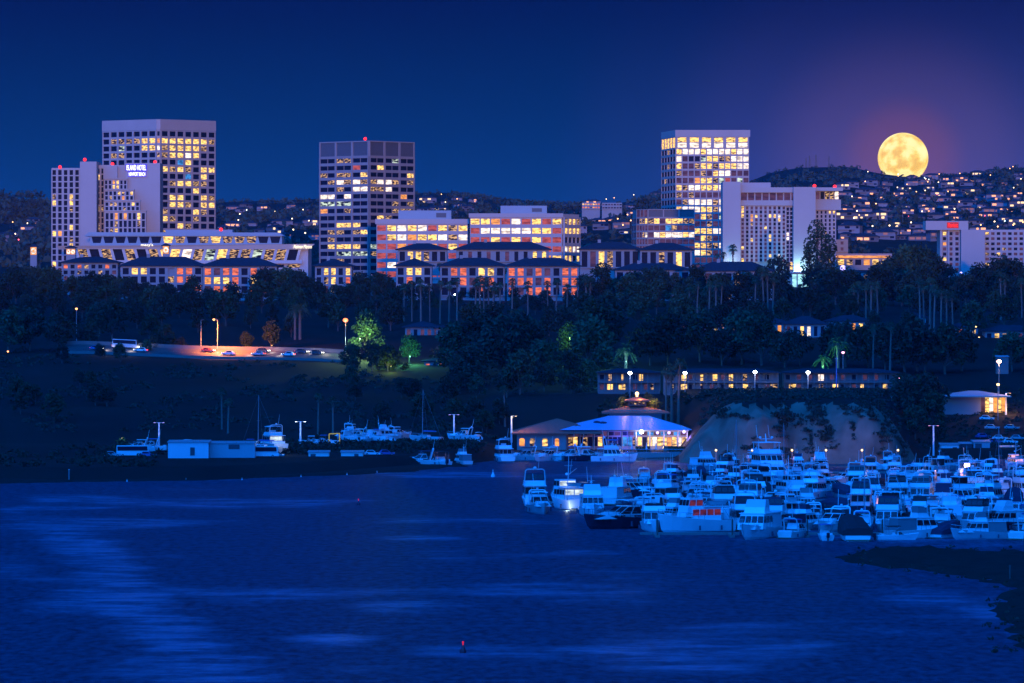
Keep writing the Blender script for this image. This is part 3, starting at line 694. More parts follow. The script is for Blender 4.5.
# red-signed hotel
B = Bld('balcony_hotel', 'blue white hotel with a red lit roof sign and rows of small balconies', 'hotel', 975, 2500)
d = 2500; zb = ZY(285, d); X = lambda x: PX(x, d)
B.wall.box(X(940), X(960.5), d + 0.3, d + 18, zb, ZY(229.6, d))
B.wall.box(X(925.5), X(968), d - 2, d + 16, ZY(230, d), ZY(221, d))
for xx in (940.8, 948.4): B.wall.box(X(xx - .9), X(xx + .9), d - 1.4, d + 0.31, zb, ZY(230, d) - .05)
B.wall.box(X(960.4), X(984), d - 4, d + 20, zb, ZY(229.8, d))
B.wall.box(X(984), X(1075), d + 0.3, d + 18, zb, ZY(229.7, d))
B.facade(px2(941.5, d + .3), px2(960, d + .3), ZY(272, d), ZY(231, d), 3, 8, ['y.p', '.p.', 'o.p', 'pp.', '.p.', 'y..'], 1.3, 0.9, 0.35, fill='p')
gp = ['yp.p.pp.p.p.', '.p.p.p.pp.p.', 'd.pp.p.p.p.p', 'p..dp.p.p.p.', 'd.yp.pp.p.p.', 'p.pdp.p.p.p.', 'y.pp.p.p.p.p']
B.facade(px2(984.2, d + .3), px2(1075, d + .3), ZY(272, d), ZY(231, d), 16, 8, gp, 1.0, 1.1, 0.9, fill='.')
B.done(concrete_b)
B.text('sign_lettering', 'Marriott', 948, 957.6, 223.2, 227.2, d - 2.2, emit('sign_red', (1.0, 0.02, 0.01), 2.2), halo=emit('sign_red_backing', (0.55, 0.03, 0.02), 0.9))

# ---------------------------------------------------------------- hip-roofed villas
def villa(label, x0, x1, ye, yr, yb, d, cols, rows, pat, fill='h', wm=None, pier=1.3, gable=None):
    B = Bld('villa', label, 'villa', (x0 + x1) / 2, d, group='hip roofed villas below the towers', z=ZY(yb, d))
    B.wall.box(PX(x0, d), PX(x1, d), d, d + 16, ZY(yb, d) - 6, ZY(ye, d))
    if rows:
        B.facade(px2(x0 + .3, d), px2(x1 - .3, d), ZY(yb, d), ZY(ye + 1.2, d), cols, rows, pat, pier, 0.9, 0.7, fill=fill)
    B.done(wm or stucco)
    rf = MB(); rf.hip(PX(x0, d), PX(x1, d), d, d + 16, ZY(ye, d) + 0.15, ZY(yr, d), 1.3, 0.35)
    ro = B.part('roof', rf, rooftile)
    ch = MB(); xc = x0 + (x1 - x0) * 0.3; ch.box(PX(xc, d), PX(xc, d) + 1.4, d + 7, d + 8.2, ZY(yr, d) - 2.0, ZY(yr, d) + 1.1); c_ = B.part('chimney', ch, stucco); c_.parent = ro
    return B
villa('villa half hidden by trees at the foot of the stepped hotel', 62, 118, 262.5, 256.5, 281, 2390, 8, 3, ['h.hd..h.', '..d..d.p', 'p.......'], '.')
villa('villa with two bright yellow windows under the white store', 121, 203, 265.8, 256.5, 292, 2360, 9, 3, ['.yy.. hh.', '.....dhh.', '........h'], '.')
villa('villa with three storeys of red windows under the white store', 203, 277, 266, 257.5, 294, 2345, 8, 3, ['hphh.hp.', 'oyyh.yhh', 'phhd.hhd'], '.')
villa('narrow villa with yellow windows below the dark-windowed tower', 315, 352, 266, 258.6, 294, 2350, 5, 3, ['.yy.y', '.dy.h', '.py.d'], '.')
villa('upper villa with a yellow bay window before the left red-windowed offices', 398, 447, 249.5, 243, 262, 2480, 6, 1, ['.yyd..'], '.')
villa('upper villa with small dark windows before the right red-windowed offices', 456, 549, 249.4, 241.5, 262, 2470, 10, 1, ['.p.p.p..yy'], ' ', pier=2.4)
villa('lower villa with orange and yellow windows left of the palm grove', 396, 432, 265.8, 258, 294, 2350, 4, 3, ['.yy.', '.h..', '....'], '.')
villa('lower villa with two yellow windows above rows of red ones', 440, 505, 265.8, 257.6, 296, 2340, 7, 3, ['.hh.yy.', '..hphh.', '...phd.'], 'p')
villa('lower villa with slender porch columns and three rows of red windows', 507, 579, 266, 257.5, 296, 2335, 8, 3, ['hhphp.hh', 'hhhph.hh', 'hphhh.hh'], 'h')
villa('pale villa with tall pillars right of the red-windowed offices', 580, 640, 249.2, 241.8, 268, 2450, 7, 1, ['.pyd...'], '.')
villa('pale villa with one yellow window under the low glassy office block', 640, 692, 250, 242.5, 268, 2440, 6, 1, ['..d.y.'], '.')
villa('dark-roofed villa among trees at the foot of the slab hotel', 694, 772, 271, 261.5, 300, 2330, 8, 2, ['.p..d...', '...d....'], '.')
villa('dark villa with a low roof under the bright tower', 615, 690, 270, 263, 292, 2350, 8, 2, ['......p.', '.d......'], '.')
# low houses on the slope further down
def house(label, x0, x1, ye, yr, yb, d, cols, pat, wm=None):
    B = Bld('house', label, 'house', (x0 + x1) / 2, d, group='low houses on the wooded slope', z=ZY(yb, d))
    B.wall.box(PX(x0, d), PX(x1, d), d, d + 12, ZY(yb, d) - 5, ZY(ye, d))
    B.facade(px2(x0 + .2, d), px2(x1 - .2, d), ZY(yb, d), ZY(ye + .6, d), cols, 1, [pat], 1.2, 1.3, 0.3, fill='.')
    B.done(wm or stucco)
    rf = MB(); rf.hip(PX(x0, d), PX(x1, d), d, d + 12, ZY(ye, d) + .12, ZY(yr, d), 1.0, .3); B.part('roof', rf, rooftile)
HS = [('low house with a chimney and dim windows behind two palms', 652, 686, 322, 317, 331, 1990, 5, '.d..p'), ('long pale house with an orange strip window on the slope', 700, 738, 322, 316.5, 334, 1985, 6, 'p.yo.d'),
      ('house with glowing orange door lamps above the big dark tree', 762, 790, 323, 318, 335, 1990, 4, 'o.od'), ('long house with a cream lit window behind the violet lamps', 785, 826, 324, 316, 338, 1960, 6, 'p.yw..'),
      ('pale house below the pair of leaning palms', 828, 872, 321, 315, 336, 1980, 6, '.p.oy.'), ('small house among the palm trunks on the right slope', 905, 926, 317, 312.5, 326, 2050, 3, 'pp.'),
      ('low house with a rose lit wall on the right slope', 950, 978, 327, 322, 338, 1960, 4, 'ph.y'), ('long dim house near the right edge of the slope', 985, 1040, 331, 325, 341, 1940, 7, '.yd.p..'),
      ('small grey house in the grove below the red-windowed offices', 405, 440, 327, 321, 338, 1960, 5, 'p.ppp'), ('flat grey garage in the grove below the upper villas', 436, 462, 328, 324, 338, 1950, 3, '.pp'),
      ('red roofed hut behind the green lit bushes', 424, 446, 361, 358, 367, 1800, 3, 'h.h')]
for h_ in HS: house(*h_)

stucco_d = mat('dull_stucco', (.17, .15, .145), .9, .15, .3)
# apartments above the bluff
def flats(label, x0, x1, d, lit):
    B = Bld('apartment_block', label, 'apartments', (x0 + x1) / 2, d, group='two storey apartments above the bluff', z=ZY(391, d))
    B.wall.box(PX(x0, d), PX(x1, d), d, d + 10, ZY(391, d) - 3, ZY(372.3, d))
    B.wall.box(PX(x0, d), PX(x1, d), d - 1.5, d, ZY(382.6, d), ZY(381.6, d))
    n_ = int((x1 - x0) / 6)
    for i in range(n_ + 1):
        xx = x0 + (x1 - x0) * i / n_; B.wall.box(PX(xx, d) - .09, PX(xx, d) + .09, d - 1.45, d - 1.27, ZY(391, d), ZY(372.5, d))
    B.wall.box(PX(x0, d), PX(x1, d), d - 1.42, d - 1.36, ZY(379.6, d), ZY(379.2, d))
    for (x, r, w, k) in lit:
        y = 374.4 if r == 0 else 384.2; B.rect(x - w / 2, x + w / 2, y, y + (6.2 if r == 0 else 5.4), d - .06, k)
    for i in range(int((x1 - x0) / 11)):
        for r in (0, 1):
            x = x0 + 4 + i * 11
            if all(abs(x - q[0]) > 5 or q[1] != r for q in lit): B.rect(x - 2, x + 2, 374.8 if r == 0 else 384.4, 380 if r == 0 else 389.5, d - .06, 'p' if (i + r) % 3 else '.')
    B.done(stucco_d)
    rf = MB(); rf.hip(PX(x0, d), PX(x1, d), d - 1.6, d + 10, ZY(372.2, d), ZY(368.6, d), .6, .25); B.part('roof', rf, rooftile)
flats('two-storey apartment block left of the gold-lit cupola, two yellow windows', 598, 660, 1660, [(610, 1, 5.5, 'y'), (622, 1, 6.5, 'y'), (610, 0, 3, 'd'), (622.5, 0, 1.8, 'y'), (641, 0, 4, 'y'), (652, 1, 3, 'd')])
flats('long two-storey apartment block above the bluff with many yellow windows', 664, 778, 1650, [(684, 0, 5, 'y'), (684, 1, 6, 'y'), (701.5, 0, 3.2, 'y'), (701.5, 1, 3.2, 'd'), (715, 0, 4.5, 'y'), (731, 0, 4, 'y'), (731, 1, 4, 'y'), (745, 0, 4, 'd'), (745.5, 1, 5, 'y'), (774, 1, 7, 'd'), (672, 1, 3, 'd')])
flats('right two-storey apartment block above the bluff beside the blue pole', 784, 898, 1655, [(792.5, 1, 7, 'y'), (821, 0, 5.5, 'w'), (821, 1, 4, 'd'), (835, 1, 6, 'y'), (862, 1, 3, 'y'), (885, 1, 4, 'y')])

# ---------------------------------------------------------------- trees
leafm = [mat('leaf_dark', (0.024, 0.038, 0.022), 0.75, 0.5, 0.7, spec=0.15, rnd=0.35), mat('leaf_mid', (0.038, 0.060, 0.028), 0.75, 0.5, 0.7, spec=0.15, rnd=0.35)]
leafp = mat('palm_leaf', (0.045, 0.070, 0.032), 0.6, 0.4, 0.7, spec=0.25, rnd=0.3)
bark = mat('bark', (0.10, 0.075, 0.055), 0.9, 0.35, 2.0, rnd=0.2)
palmbark = mat('palm_bark', (0.17, 0.115, 0.085), 0.9, 0.3, 1.0, rnd=0.25)
deadleaf = mat('dry_frond', (0.12, 0.085, 0.05), 0.9, 0.3, 1.0)
def rv(rng): return Vector((rng.gauss(0, 1), rng.gauss(0, 1), rng.gauss(0, 1))).normalized()
def leaf(mb, c, s, rng, up=0.0):
    n = (rv(rng) + Vector((0, 0, up))).normalized(); a = n.orthogonal().normalized(); a = (Matrix.Rotation(rng.uniform(0, 6.3), 3, n) @ a); b = n.cross(a)
    w = s * rng.uniform(0.4, 0.75)
    mb.add((c - a * s, c - b * w, c + a * s * 1.1, c + b * w), ((0, 1, 2, 3),))
def broadleaf(seed, h, cr, ch, n, ls, lobes=9, trunk=0.25, hang=0.0):
    """unit tree: trunk with limbs and a crown of leaf clumps round them"""
    rng = random.Random(seed); tr = MB(); cw = MB()
    th = h * trunk; tr.tube((0, 0, -1.5), (rng.uniform(-.2, .2), rng.uniform(-.2, .2), th), h * .028, h * .019, 7)
    cs = []
    for i in range(lobes):
        a = i * 2.4 + rng.uniform(-.4, .4); t = (i + 0.5) / lobes; rr = cr * rng.uniform(.30, .68) * math.sin(math.pi * min(1, .25 + .75 * t)) ** .6
        c = Vector((math.cos(a) * rr, math.sin(a) * rr, h - ch + ch * (0.14 + .74 * t))); lr = cr * rng.uniform(.33, .52)
        cs.append((c, lr)); tr.tube((0, 0, th * rng.uniform(.75, 1)), c, h * .012, h * .004, 5)
    wt = [q[1] ** 2 for q in cs]
    for i in range(n):
        c, lr = rng.choices(cs, wt)[0]; v = rv(rng); r = lr * (rng.random() ** .42) * (1.0 + .25 * mnoise.noise(v * 2.2 + c))
        if mnoise.noise((c + v * r) * (1.6 / cr) * 1.6 + Vector((seed, 0, 0))) < -0.22: continue
        p = c + Vector((v.x * r, v.y * r, v.z * r * .82 - hang * abs(v.x) * lr))
        leaf(cw, p, ls * rng.uniform(.6, 1.3), rng, .3)
    return tr, cw
def eucalypt(seed, h, n):
    rng = random.Random(seed); tr = MB(); cw = MB(); tr.tube((0, 0, -1.5), (.3, 0, h * .5), h * .02, h * .013, 7); tr.tube((.3, 0, h * .5), (0, .2, h * .9), h * .013, h * .004, 6)
    cs = []
    for i in range(11):
        t = .28 + .70 * i / 10; a = i * 2.1 + rng.uniform(-.5, .5); rr = h * .16 * (1.25 - t) * rng.uniform(.5, 1.2); c = Vector((math.cos(a) * rr, math.sin(a) * rr, h * t))
        cs.append((c, h * rng.uniform(.055, .10))); tr.tube((.15, 0, h * (t - .12)), c, h * .006, h * .002, 4)
    for i in range(n):
        c, lr = rng.choice(cs); v = rv(rng); p = c + Vector((v.x * lr, v.y * lr, v.z * lr * 1.5 - .3 * lr)); leaf(cw, p, h * .018 * rng.uniform(.6, 1.4), rng, -.2)
    return tr, cw
def fan_palm(seed, h, skirt=True):
    rng = random.Random(seed); tr = MB(); cw = MB(); lean = Vector((rng.uniform(-.5, .5), rng.uniform(-.4, .4), 0)); top = Vector((0, 0, h)) + lean
    tr.tube((0, 0, -1.5), Vector((0, 0, h * .45)) + lean * .25, .42, .30, 8); tr.tube(Vector((0, 0, h * .45)) + lean * .25, top, .30, .25, 8)
    for i in range(34):
        a = i * 2.4; el = R(rng.uniform(-35, 75)); d = Vector((math.cos(a) * math.cos(el), math.sin(a) * math.cos(el), math.sin(el))); L = rng.uniform(.9, 1.3)
        b = top + d * L; side = d.cross(Vector((0, 0, 1))).normalized(); upv = side.cross(d)
        cw.tube(top, b, .04, .03, 3)
        for k in range(7):
            f = (k - 3) / 3 * 1.15; dr = (d * math.cos(f) + side * math.sin(f)).normalized(); tip = b + dr * rng.uniform(.9, 1.25) - Vector((0, 0, .35 + .15 * abs(k - 3)))
            mid = b + dr * .55; nn = side * .11
            cw.add((b, mid - nn, tip, mid + nn), ((0, 1, 2, 3),))
    sk = MB()
    if skirt:
        for i in range(26):
            a = i * 2.4 + .3; p = top + Vector((0, 0, -rng.uniform(.2, .6))); o_ = Vector((math.cos(a), math.sin(a), 0)); q = p + o_ * rng.uniform(.45, .8) - Vector((0, 0, rng.uniform(.9, 2.0))); s = o_.cross(Vector((0, 0, 1))) * .2
            sk.add((p - s * .4, q - s, q + s, p + s * .4), ((0, 1, 2, 3),))
    return tr, cw, sk
def date_palm(seed, h, fl=3.4, n=40):
    rng = random.Random(seed); tr = MB(); cw = MB(); top = Vector((0, 0, h)); tr.tube((0, 0, -1.5), (0, 0, h * .93), .38, .34, 8); tr.ball((0, 0, h * .95), .55, 8, .7)
    for i in range(n):
        a = i * 2.4; el = R(rng.uniform(-15, 80)); L = fl * rng.uniform(.85, 1.1); pts = []
        for k in range(7):
            t = k / 6; rr = L * t * math.cos(el) * (1 - .12 * t); zz = L * t * math.sin(el) - (1.1 + .5 * math.cos(el)) * t * t * L * .42
            pts.append(top + Vector((math.cos(a) * rr, math.sin(a) * rr, zz)))
        s = Vector((-math.sin(a), math.cos(a), 0))
        for k in range(1, 6):
            for sg in (-1, 1):
                for e in (0, .5):
                    p = pts[k].lerp(pts[k + 1], e); fw = (pts[k + 1] - pts[k]).normalized(); tip = p + s * sg * .62 * (1.15 - k / 8) + fw * .35 - Vector((0, 0, .22))
                    cw.add((p, p + fw * .13, tip, p + fw * .02), ((0, 1, 2, 3),))
        for k in range(6): cw.tube(pts[k], pts[k + 1], .045, .035, 3)
    return tr, cw
PROTO = {}
def proto(key, name, tr, cw, lm, bm, sk=None):
    r = thing(name, 'x', 'tree', (0, 0, -900)); r['proto'] = 1
    tr.build('trunk', bm, r); cw.build('crown', lm, r)
    if sk is not None and sk.V: sk.build('dry_fronds', deadleaf, r)
    PROTO[key] = [r, treeof(r), False]
for i in range(5): t_, c_ = broadleaf(11 + i, 12, 5.6, 9.8, 2300, .46, 9 + i % 3, .2); proto('b%d' % i, 'broadleaf_tree', t_, c_, leafm[i % 2], bark)
for i in range(2): t_, c_ = broadleaf(31 + i, 12, 4.2, 10.8, 2000, .42, 12, .16, .2); proto('c%d' % i, 'pine_tree', t_, c_, leafm[0], bark)
for i in range(2): t_, c_ = eucalypt(41 + i, 18, 1500); proto('e%d' % i, 'eucalyptus_tree', t_, c_, leafm[1], bark)
for i in range(3): t_, c_, s_ = fan_palm(51 + i, 13 + 2 * i); proto('f%d' % i, 'fan_palm', t_, c_, leafp, palmbark, s_)
for i in range(2): t_, c_ = date_palm(61 + i, 7.5 + i); proto('d%d' % i, 'date_palm', t_, c_, leafp, palmbark)
t_, c_ = broadleaf(71, 4.0, 2.6, 3.8, 900, .26, 8, .12); proto('s0', 'round_bush', t_, c_, leafm[1], bark)
t_, c_ = broadleaf(72, 3.2, 2.9, 3.0, 900, .26, 9, .12); proto('s1', 'round_bush', t_, c_, leafm[0], bark)
PH = {'b': 12, 'c': 12, 'e': 18, 'd': 10.0, 's': 3.8}
TREES = []   # key, px, d, ground z, scale, description
def put_tree(key, x, y=None, d=None, h=None, desc=None, label=None, sx=1.0, d0=1500, z=None):
    if d is None: d = hit(x, y, d0)
    z = ground(x, d) if z is None else z
    base = PH.get(key[0]) or {'f0': 14.5, 'f1': 16.5, 'f2': 18.5}[key]
    s = (h or base) / base
    TREES.append((key, x, d, z, s, sx, desc, label))
rng = random.Random(99)
# grove along the villas
for i in range(86):
    x = -30 + i * 12.6 + rng.uniform(-5, 5); k = rng.choice(['b0', 'b1', 'b2', 'b3', 'b4', 'c0', 'b2'])
    yb = rng.uniform(296, 304); hh = rng.uniform(7.5, 12)
    if x < 125 or 255 < x < 312: hh = rng.uniform(11, 15.5)
    elif x > 585: hh = rng.uniform(11, 16.5)
    elif 352 < x < 395: hh = rng.uniform(10, 14)
    elif 205 < x < 255: hh = rng.uniform(4, 6)
    elif 432 < x < 580: hh = rng.uniform(4, 6.5)
    elif 312 < x < 352: hh = rng.uniform(6, 8)
    if 782 < x < 815: hh = 7
    put_tree(k, x, d=rng.uniform(2230, 2320), h=hh, sx=rng.uniform(.9, 1.3))
for i in range(62):
    x = -30 + i * 17.6 + rng.uniform(-8, 8); k = rng.choice(['b0', 'b1', 'b2', 'b3', 'b4', 'c1'])
    put_tree(k, x, d=rng.uniform(2080, 2180), h=rng.uniform(8.5, 13.5) if not 395 < x < 560 else rng.uniform(5, 8), sx=rng.uniform(.9, 1.3))
for i in range(50):
    x = -30 + i * 22 + rng.uniform(-9, 9)
    if 640 < x < 1000 and rng.random() < .45: continue
    if 395 < x < 465: continue
    k = rng.choice(['b0', 'b1', 'b2', 'b3', 'b4', 'c0', 'c1']); put_tree(k, x, d=rng.uniform(1930, 2020), h=rng.uniform(8, 13), sx=rng.uniform(.9, 1.25))
# the dark masses lower down
for (x, y, h, k) in [(352, 372, 9, 'b1'), (372, 372, 9.5, 'b0'), (388, 372, 8.5, 'b2'), (455, 378, 17, 'b3'), (478, 378, 19, 'b0'), (500, 380, 20, 'b2'), (523, 380, 21, 'b4'), (545, 384, 14, 'b1'), (470, 392, 14, 'b4'), (520, 396, 13, 'b3'),
                     (572, 388, 11, 'b0'), (590, 382, 20, 'b3'), (608, 352, 20, 'c0'), (596, 352, 18, 'b1'), (650, 366, 15, 'b2'), (668, 364, 17, 'b4'), (700, 362, 17, 'b0'), (722, 366, 12, 'b2'), (742, 366, 18, 'b1'), (762, 366, 16, 'b3'),
                     (785, 368, 12, 'b4'), (800, 366, 11, 'b0'), (846, 368, 16, 'c1'), (868, 368, 14, 'b1'), (885, 370, 15, 'b2'), (905, 372, 17, 'b4'), (925, 374, 15, 'b0'), (945, 374, 16, 'b3'), (962, 372, 15, 'c0'), (1012, 372, 13, 'b1'), (1035, 374, 14, 'b2'), (832, 366, 15, 'c0'),
                     (905, 420, 13, 'b0'), (925, 424, 15, 'b2'), (932, 432, 12, 'b3'), (915, 440, 10, 'b1'), (938, 446, 7, 'b0'),
                     (30, 352, 14, 'b0'), (58, 352, 13, 'b2'), (158, 354, 7.5, 'b2'), (170, 354, 6.5, 'b0'), (180, 352, 5, 'b4'), (146, 356, 5, 'b3'), (88, 350, 10, 'b4'), (8, 354, 15, 'b1'), (112, 340, 15, 'c0'), (150, 342, 9, 'b3'), (165, 344, 7, 'b1'),
                     (100, 360, 5, 'b4'), (120, 362, 6, 'b3'), (62, 364, 6, 'b0')]:
    put_tree(k, x, y, h=h, sx=1.12)
for i in range(34):
    x = rng.uniform(335, 600) if i < 24 else rng.uniform(-20, 120); put_tree(rng.choice(['b0', 'b1', 'b2', 'b3', 'b4']), x, d=rng.uniform(1600, 1735) if x < 510 else rng.uniform(1655, 1735), h=rng.uniform(5, 9.5), sx=1.15)
put_tree('s0', 122, d=1500, h=4.2, label='pale green lit bush at the left end of the boat yard', sx=1.3)
# trees lit from below beside the road
put_tree('b2', 246, d=1868, h=6.6, label='small round tree lit orange beside the road, left one of two', sx=.95)
put_tree('b0', 271, d=1868, h=9.6, label='taller round tree lit orange beside the road, right one of two', sx=.9)
put_tree('b3', 367, d=1835, h=15.5, label='large loose tree lit pale green beside the red street lamp', sx=1.0)
put_tree('b1', 409, d=1815, h=9.5, label='round tree lit green behind the dark trees by the road', sx=1.0)
put_tree('b4', 571, d=1830, h=13, label='bright green lit tree among the dark trees above the bay')
for i, x in enumerate((378, 388, 396, 405)): put_tree('s%d' % (i % 2), x, d=1780, h=2.6 + .5 * (i % 3), label='low bush lit yellow green, %s of four in front of the green lit trees' % ORD[i])
put_tree('d1', 626, d=1690, h=14, label='tall feathery palm lit cold green beside the apartment lamp')
put_tree('d0', 823, d=1675, h=10.5, label='feathery palm with its crown lit vivid green behind the apartments')
put_tree('d1', 838, d=1668, h=15, label='tall dark feathery palm right of the green lit one')
for i, (x, dd_, h) in enumerate(((621.5, 1606, 3.6), (626, 1610, 4.6), (647.5, 1610, 4.6), (652, 1606, 3.8), (656.5, 1604, 3))): put_tree('s%d' % (i % 2), x, d=dd_, h=h, z=ZY(408, dd_) - .5, label='gold lit bush by the restaurant cupola, %s from left of five' % ORD[i])
put_tree('b0', 27, d=2500, h=11, label='dark tree left of the lone lantern tower'); put_tree('b2', 36, d=2490, h=11.5, label='dark tree hiding the foot of the lone lantern tower')
# palms with pale trunks
for i, (x, y, h, k) in enumerate([(404, 322, 14, 'f0'), (412, 322, 15, 'f1'), (421, 323, 16, 'f0'), (430, 322, 14, 'f2'), (440, 324, 16, 'f1'), (449, 322, 15, 'f0'), (457, 324, 17, 'f2'), (475, 326, 17, 'f1'), (480, 326, 18, 'f0'), (484, 327, 17, 'f2'), (489, 326, 18, 'f1'), (493, 326, 16, 'f0'),
                                  (500, 323, 15, 'f2'), (512, 322, 16, 'f1'), (528, 322, 15, 'f0'), (548, 322, 15, 'f2'), (556, 322, 16, 'f1'), (567, 322, 14, 'f0'), (578, 322, 16, 'f2'), (587, 324, 18, 'f1'), (590, 324, 17, 'f0'),
                                  (463, 300, 16, 'f0'), (441, 298, 15, 'f1'), (537, 300, 17, 'f2'), (529, 300, 16, 'f0'), (545, 300, 16, 'f1'), (475, 300, 14, 'f1'), (505, 298, 13, 'f2'), (419, 296, 13, 'f0'), (232, 294, 12, 'f1'), (238, 294, 12.5, 'f0'),
                                  (689, 318, 13, 'f0'), (697, 318, 14, 'f1'), (709, 322, 15, 'f2'), (716, 320, 15, 'f0'), (721, 319, 14, 'f1'), (755, 316, 15, 'f2'), (764, 322, 20, 'f1'), (768, 322, 19, 'f2'), (773, 321, 18, 'f0'),
                                  (853, 325, 15, 'f0'), (858, 325, 16, 'f1'), (866, 328, 16, 'f2'), (871, 326, 16, 'f0'), (878, 322, 15, 'f1'), (920, 330, 19, 'f2'), (924, 330, 17, 'f1'), (930, 334, 20, 'f0'), (934, 336, 18, 'f1'), (941, 338, 17, 'f2'), (947, 336, 16, 'f0'), (953, 334, 15, 'f1'),
                                  (1001, 320, 18, 'f2'), (1005, 320, 17, 'f0'), (1022, 318, 15, 'f1'), (917, 372, 17, 'f0'), (873, 372, 15, 'f2'), (890, 372, 16, 'f1'),
                                  (300, 340, 14, 'd0'), (295, 340, 12, 'd1'), (672, 430, 19, 'f0'), (678, 432, 21, 'f1'), (666, 428, 16, 'f2'),
                                  (222, 430, 12, 'f0'), (228, 434, 10, 'f2'), (318, 436, 12, 'f1'), (333, 436, 11, 'f0'), (505, 428, 12, 'f1')]):
    put_tree(k, x, y, h=h, sx=1.0)
put_tree('f0', 733, d=2585, h=17.5, label='slender fan palm against the left wall of the slab hotel', z=ZY(282, 2585)); put_tree('f1', 722.5, d=2580, h=14, label='bushy fan palm left of the slender one by the slab hotel', z=ZY(282, 2580)); put_tree('f2', 717, d=2578, h=13, label='bushy fan palm at the corner between tower and slab hotel', z=ZY(282, 2578))
put_tree('e0', 818, d=2420, h=31, label='tall airy eucalyptus in front of the slab hotel, its right end', sx=1.25, z=ZY(296, 2420)); put_tree('e1', 809, d=2425, h=24, label='shorter airy eucalyptus left of the tall one by the slab hotel', sx=1.1, z=ZY(296, 2425)); put_tree('e1', 829, d=2415, h=25, label='airy eucalyptus right of the tall one by the slab hotel', sx=1.3, z=ZY(296, 2415))
for x, h, k in ((778, 19, 'c0'), (904, 22, 'b3'), (918, 23, 'b1'), (932, 20, 'b4'), (1000, 18, 'b0'), (1014, 17, 'b2'), (893, 18, 'b2'), (880, 15, 'b0'), (948, 14, 'b0')): put_tree(k, x, d=2380, h=h, z=ZY(298, 2380))
# names of places along the picture, for telling the trees apart
def place(x):
    for a, t in ((100, 'the far lantern'), (205, 'the stepped hotel'), (318, 'the white store'), (392, 'the dark-windowed tower'), (470, 'the left offices'), (582, 'the right offices'),
                 (660, 'the pillared villas'), (745, 'the bright tower'), (838, 'the slab hotel'), (925, 'the moon')):
        if x < a: return t
    return 'the red-signed hotel'
def band(d): return 'lowest' if d < 1720 else 'lower' if d < 1905 else 'middle' if d < 2060 else 'upper' if d < 2205 else 'highest'
DESC = {'b': 'dark rounded tree', 'c': 'dark upright tree', 'e': 'airy eucalyptus', 'f': 'pale trunked fan palm', 'd': 'feathery palm', 's': 'low round bush'}
cnt = {}
TREES.sort(key=lambda q: q[1])
for key, x, d, z, s, sx, desc, label in TREES:
    if label is None:
        q = (key[0], place(x), band(d)); cnt[q] = cnt.get(q, 0) + 1
        label = '%s, %s from left, %s tree belt below %s' % (DESC[key[0]], ORD[cnt[q] - 1], q[2], q[1])
    r, tr, used = PROTO[key]
    loc = (PX(x, d), d, z); rz = rng.uniform(0, 6.28); sc = (s * sx, s * sx, s) if key[0] != 'f' else (max(.85, s), max(.85, s), s)
    if not used:
        r.location = loc; r.rotation_euler = (0, 0, rz); r.scale = sc; r['label'] = label; r['group'] = 'trees and palms on the slope'; PROTO[key][2] = True
        del r['proto']
        if key[0] in 'fd': r['category'] = 'palm'
        if key[0] == 's': r['category'] = 'bush'
    else: dup(r, loc, rz, label, sc, tree=tr)
for k, (r, tr, used) in PROTO.items():
    if not used:
        for c_, _ in tr: bpy.data.objects.remove(c_)
        bpy.data.objects.remove(r)

# ground cover nobody could count: scrub on the slope, bushes of the shore, far woods
def clump(mb, c, r, n, ls, rng, flat=.7):
    for _ in range(n):
        v = rv(rng); q = r * rng.random() ** .4; leaf(mb, Vector(c) + Vector((v.x * q, v.y * q, abs(v.z) * q * flat)), ls * rng.uniform(.6, 1.4), rng, .4)
scrubm = mat('scrub_leaf', (0.040, 0.048, 0.032), 0.85, 0.5, 0.4, spec=0.1)
sc_ = MB(); rng = random.Random(5)
for i in range(3000):
    x = rng.uniform(-60, 640); d = rng.uniform(1590, 1880)
    if 80 < x < 330 and d > 1815: continue
    if x > 500 and d < 1662: continue
    if mnoise.noise(Vector((PX(x, d) / 14, d / 40, 9))) < .06: continue
    r = rng.uniform(.6, 1.9); clump(sc_, on_ground(x, d), r, int(14 + r * 12), .38, rng)
for i in range(900):
    x = rng.uniform(700, 1090); d = rng.uniform(1550, 1640) if x < 900 else rng.uniform(1590, 1760)
    r = rng.uniform(.6, 1.6); clump(sc_, on_ground(x, d), r, int(14 + r * 10), .36, rng)
for i in range(760):       # bushes clinging to the bluff face
    x = rng.uniform(715, 905); d = rng.uniform(1516, 1545)
    if mnoise.noise(Vector((x / 16 + d / 18, d / 20, 3))) < .10: continue
    r = rng.uniform(.8, 2.4); clump(sc_, on_ground(x, d, -.3), r, int(20 + r * 16), .36, rng, .5)
tag(sc_.build('scrub_vegetation', scrubm), 'low dark scrub covering the slopes and the bluff', 'scrub', kind='stuff')
sh_ = MB()
for i in range(620):
    x = rng.uniform(-60, 478); d = interp(x, SHORE) + 18 + rng.random() ** 1.3 * 150
    if 158 < x < 255 and d < 1500: continue
    if 255 < x < 480 and d < 1500: continue
    if mnoise.noise(Vector((x / 13, d / 30, 2))) < .02: continue
    r = rng.uniform(.8, 2.4); clump(sh_, on_ground(x, d), r, int(16 + r * 12), .42, rng, .9)
for i in range(420):
    x = rng.uniform(596, 900); d = rng.uniform(1619, 1650); r = rng.uniform(.7, 1.5)
    if ZY(0, d) and ground(x, d) + r > ZY(389, d): continue
    clump(sh_, on_ground(x, d), r, int(16 + r * 12), .42, rng, .9)
for i in range(360):
    x = rng.choice([rng.uniform(255, 300), rng.uniform(300, 480)]); d = rng.uniform(1512, 1548) if x < 395 else rng.uniform(1530, 1552); r = rng.uniform(1.3, 2.8); clump(sh_, on_ground(x, d), r, int(18 + r * 12), .42, rng, .9)
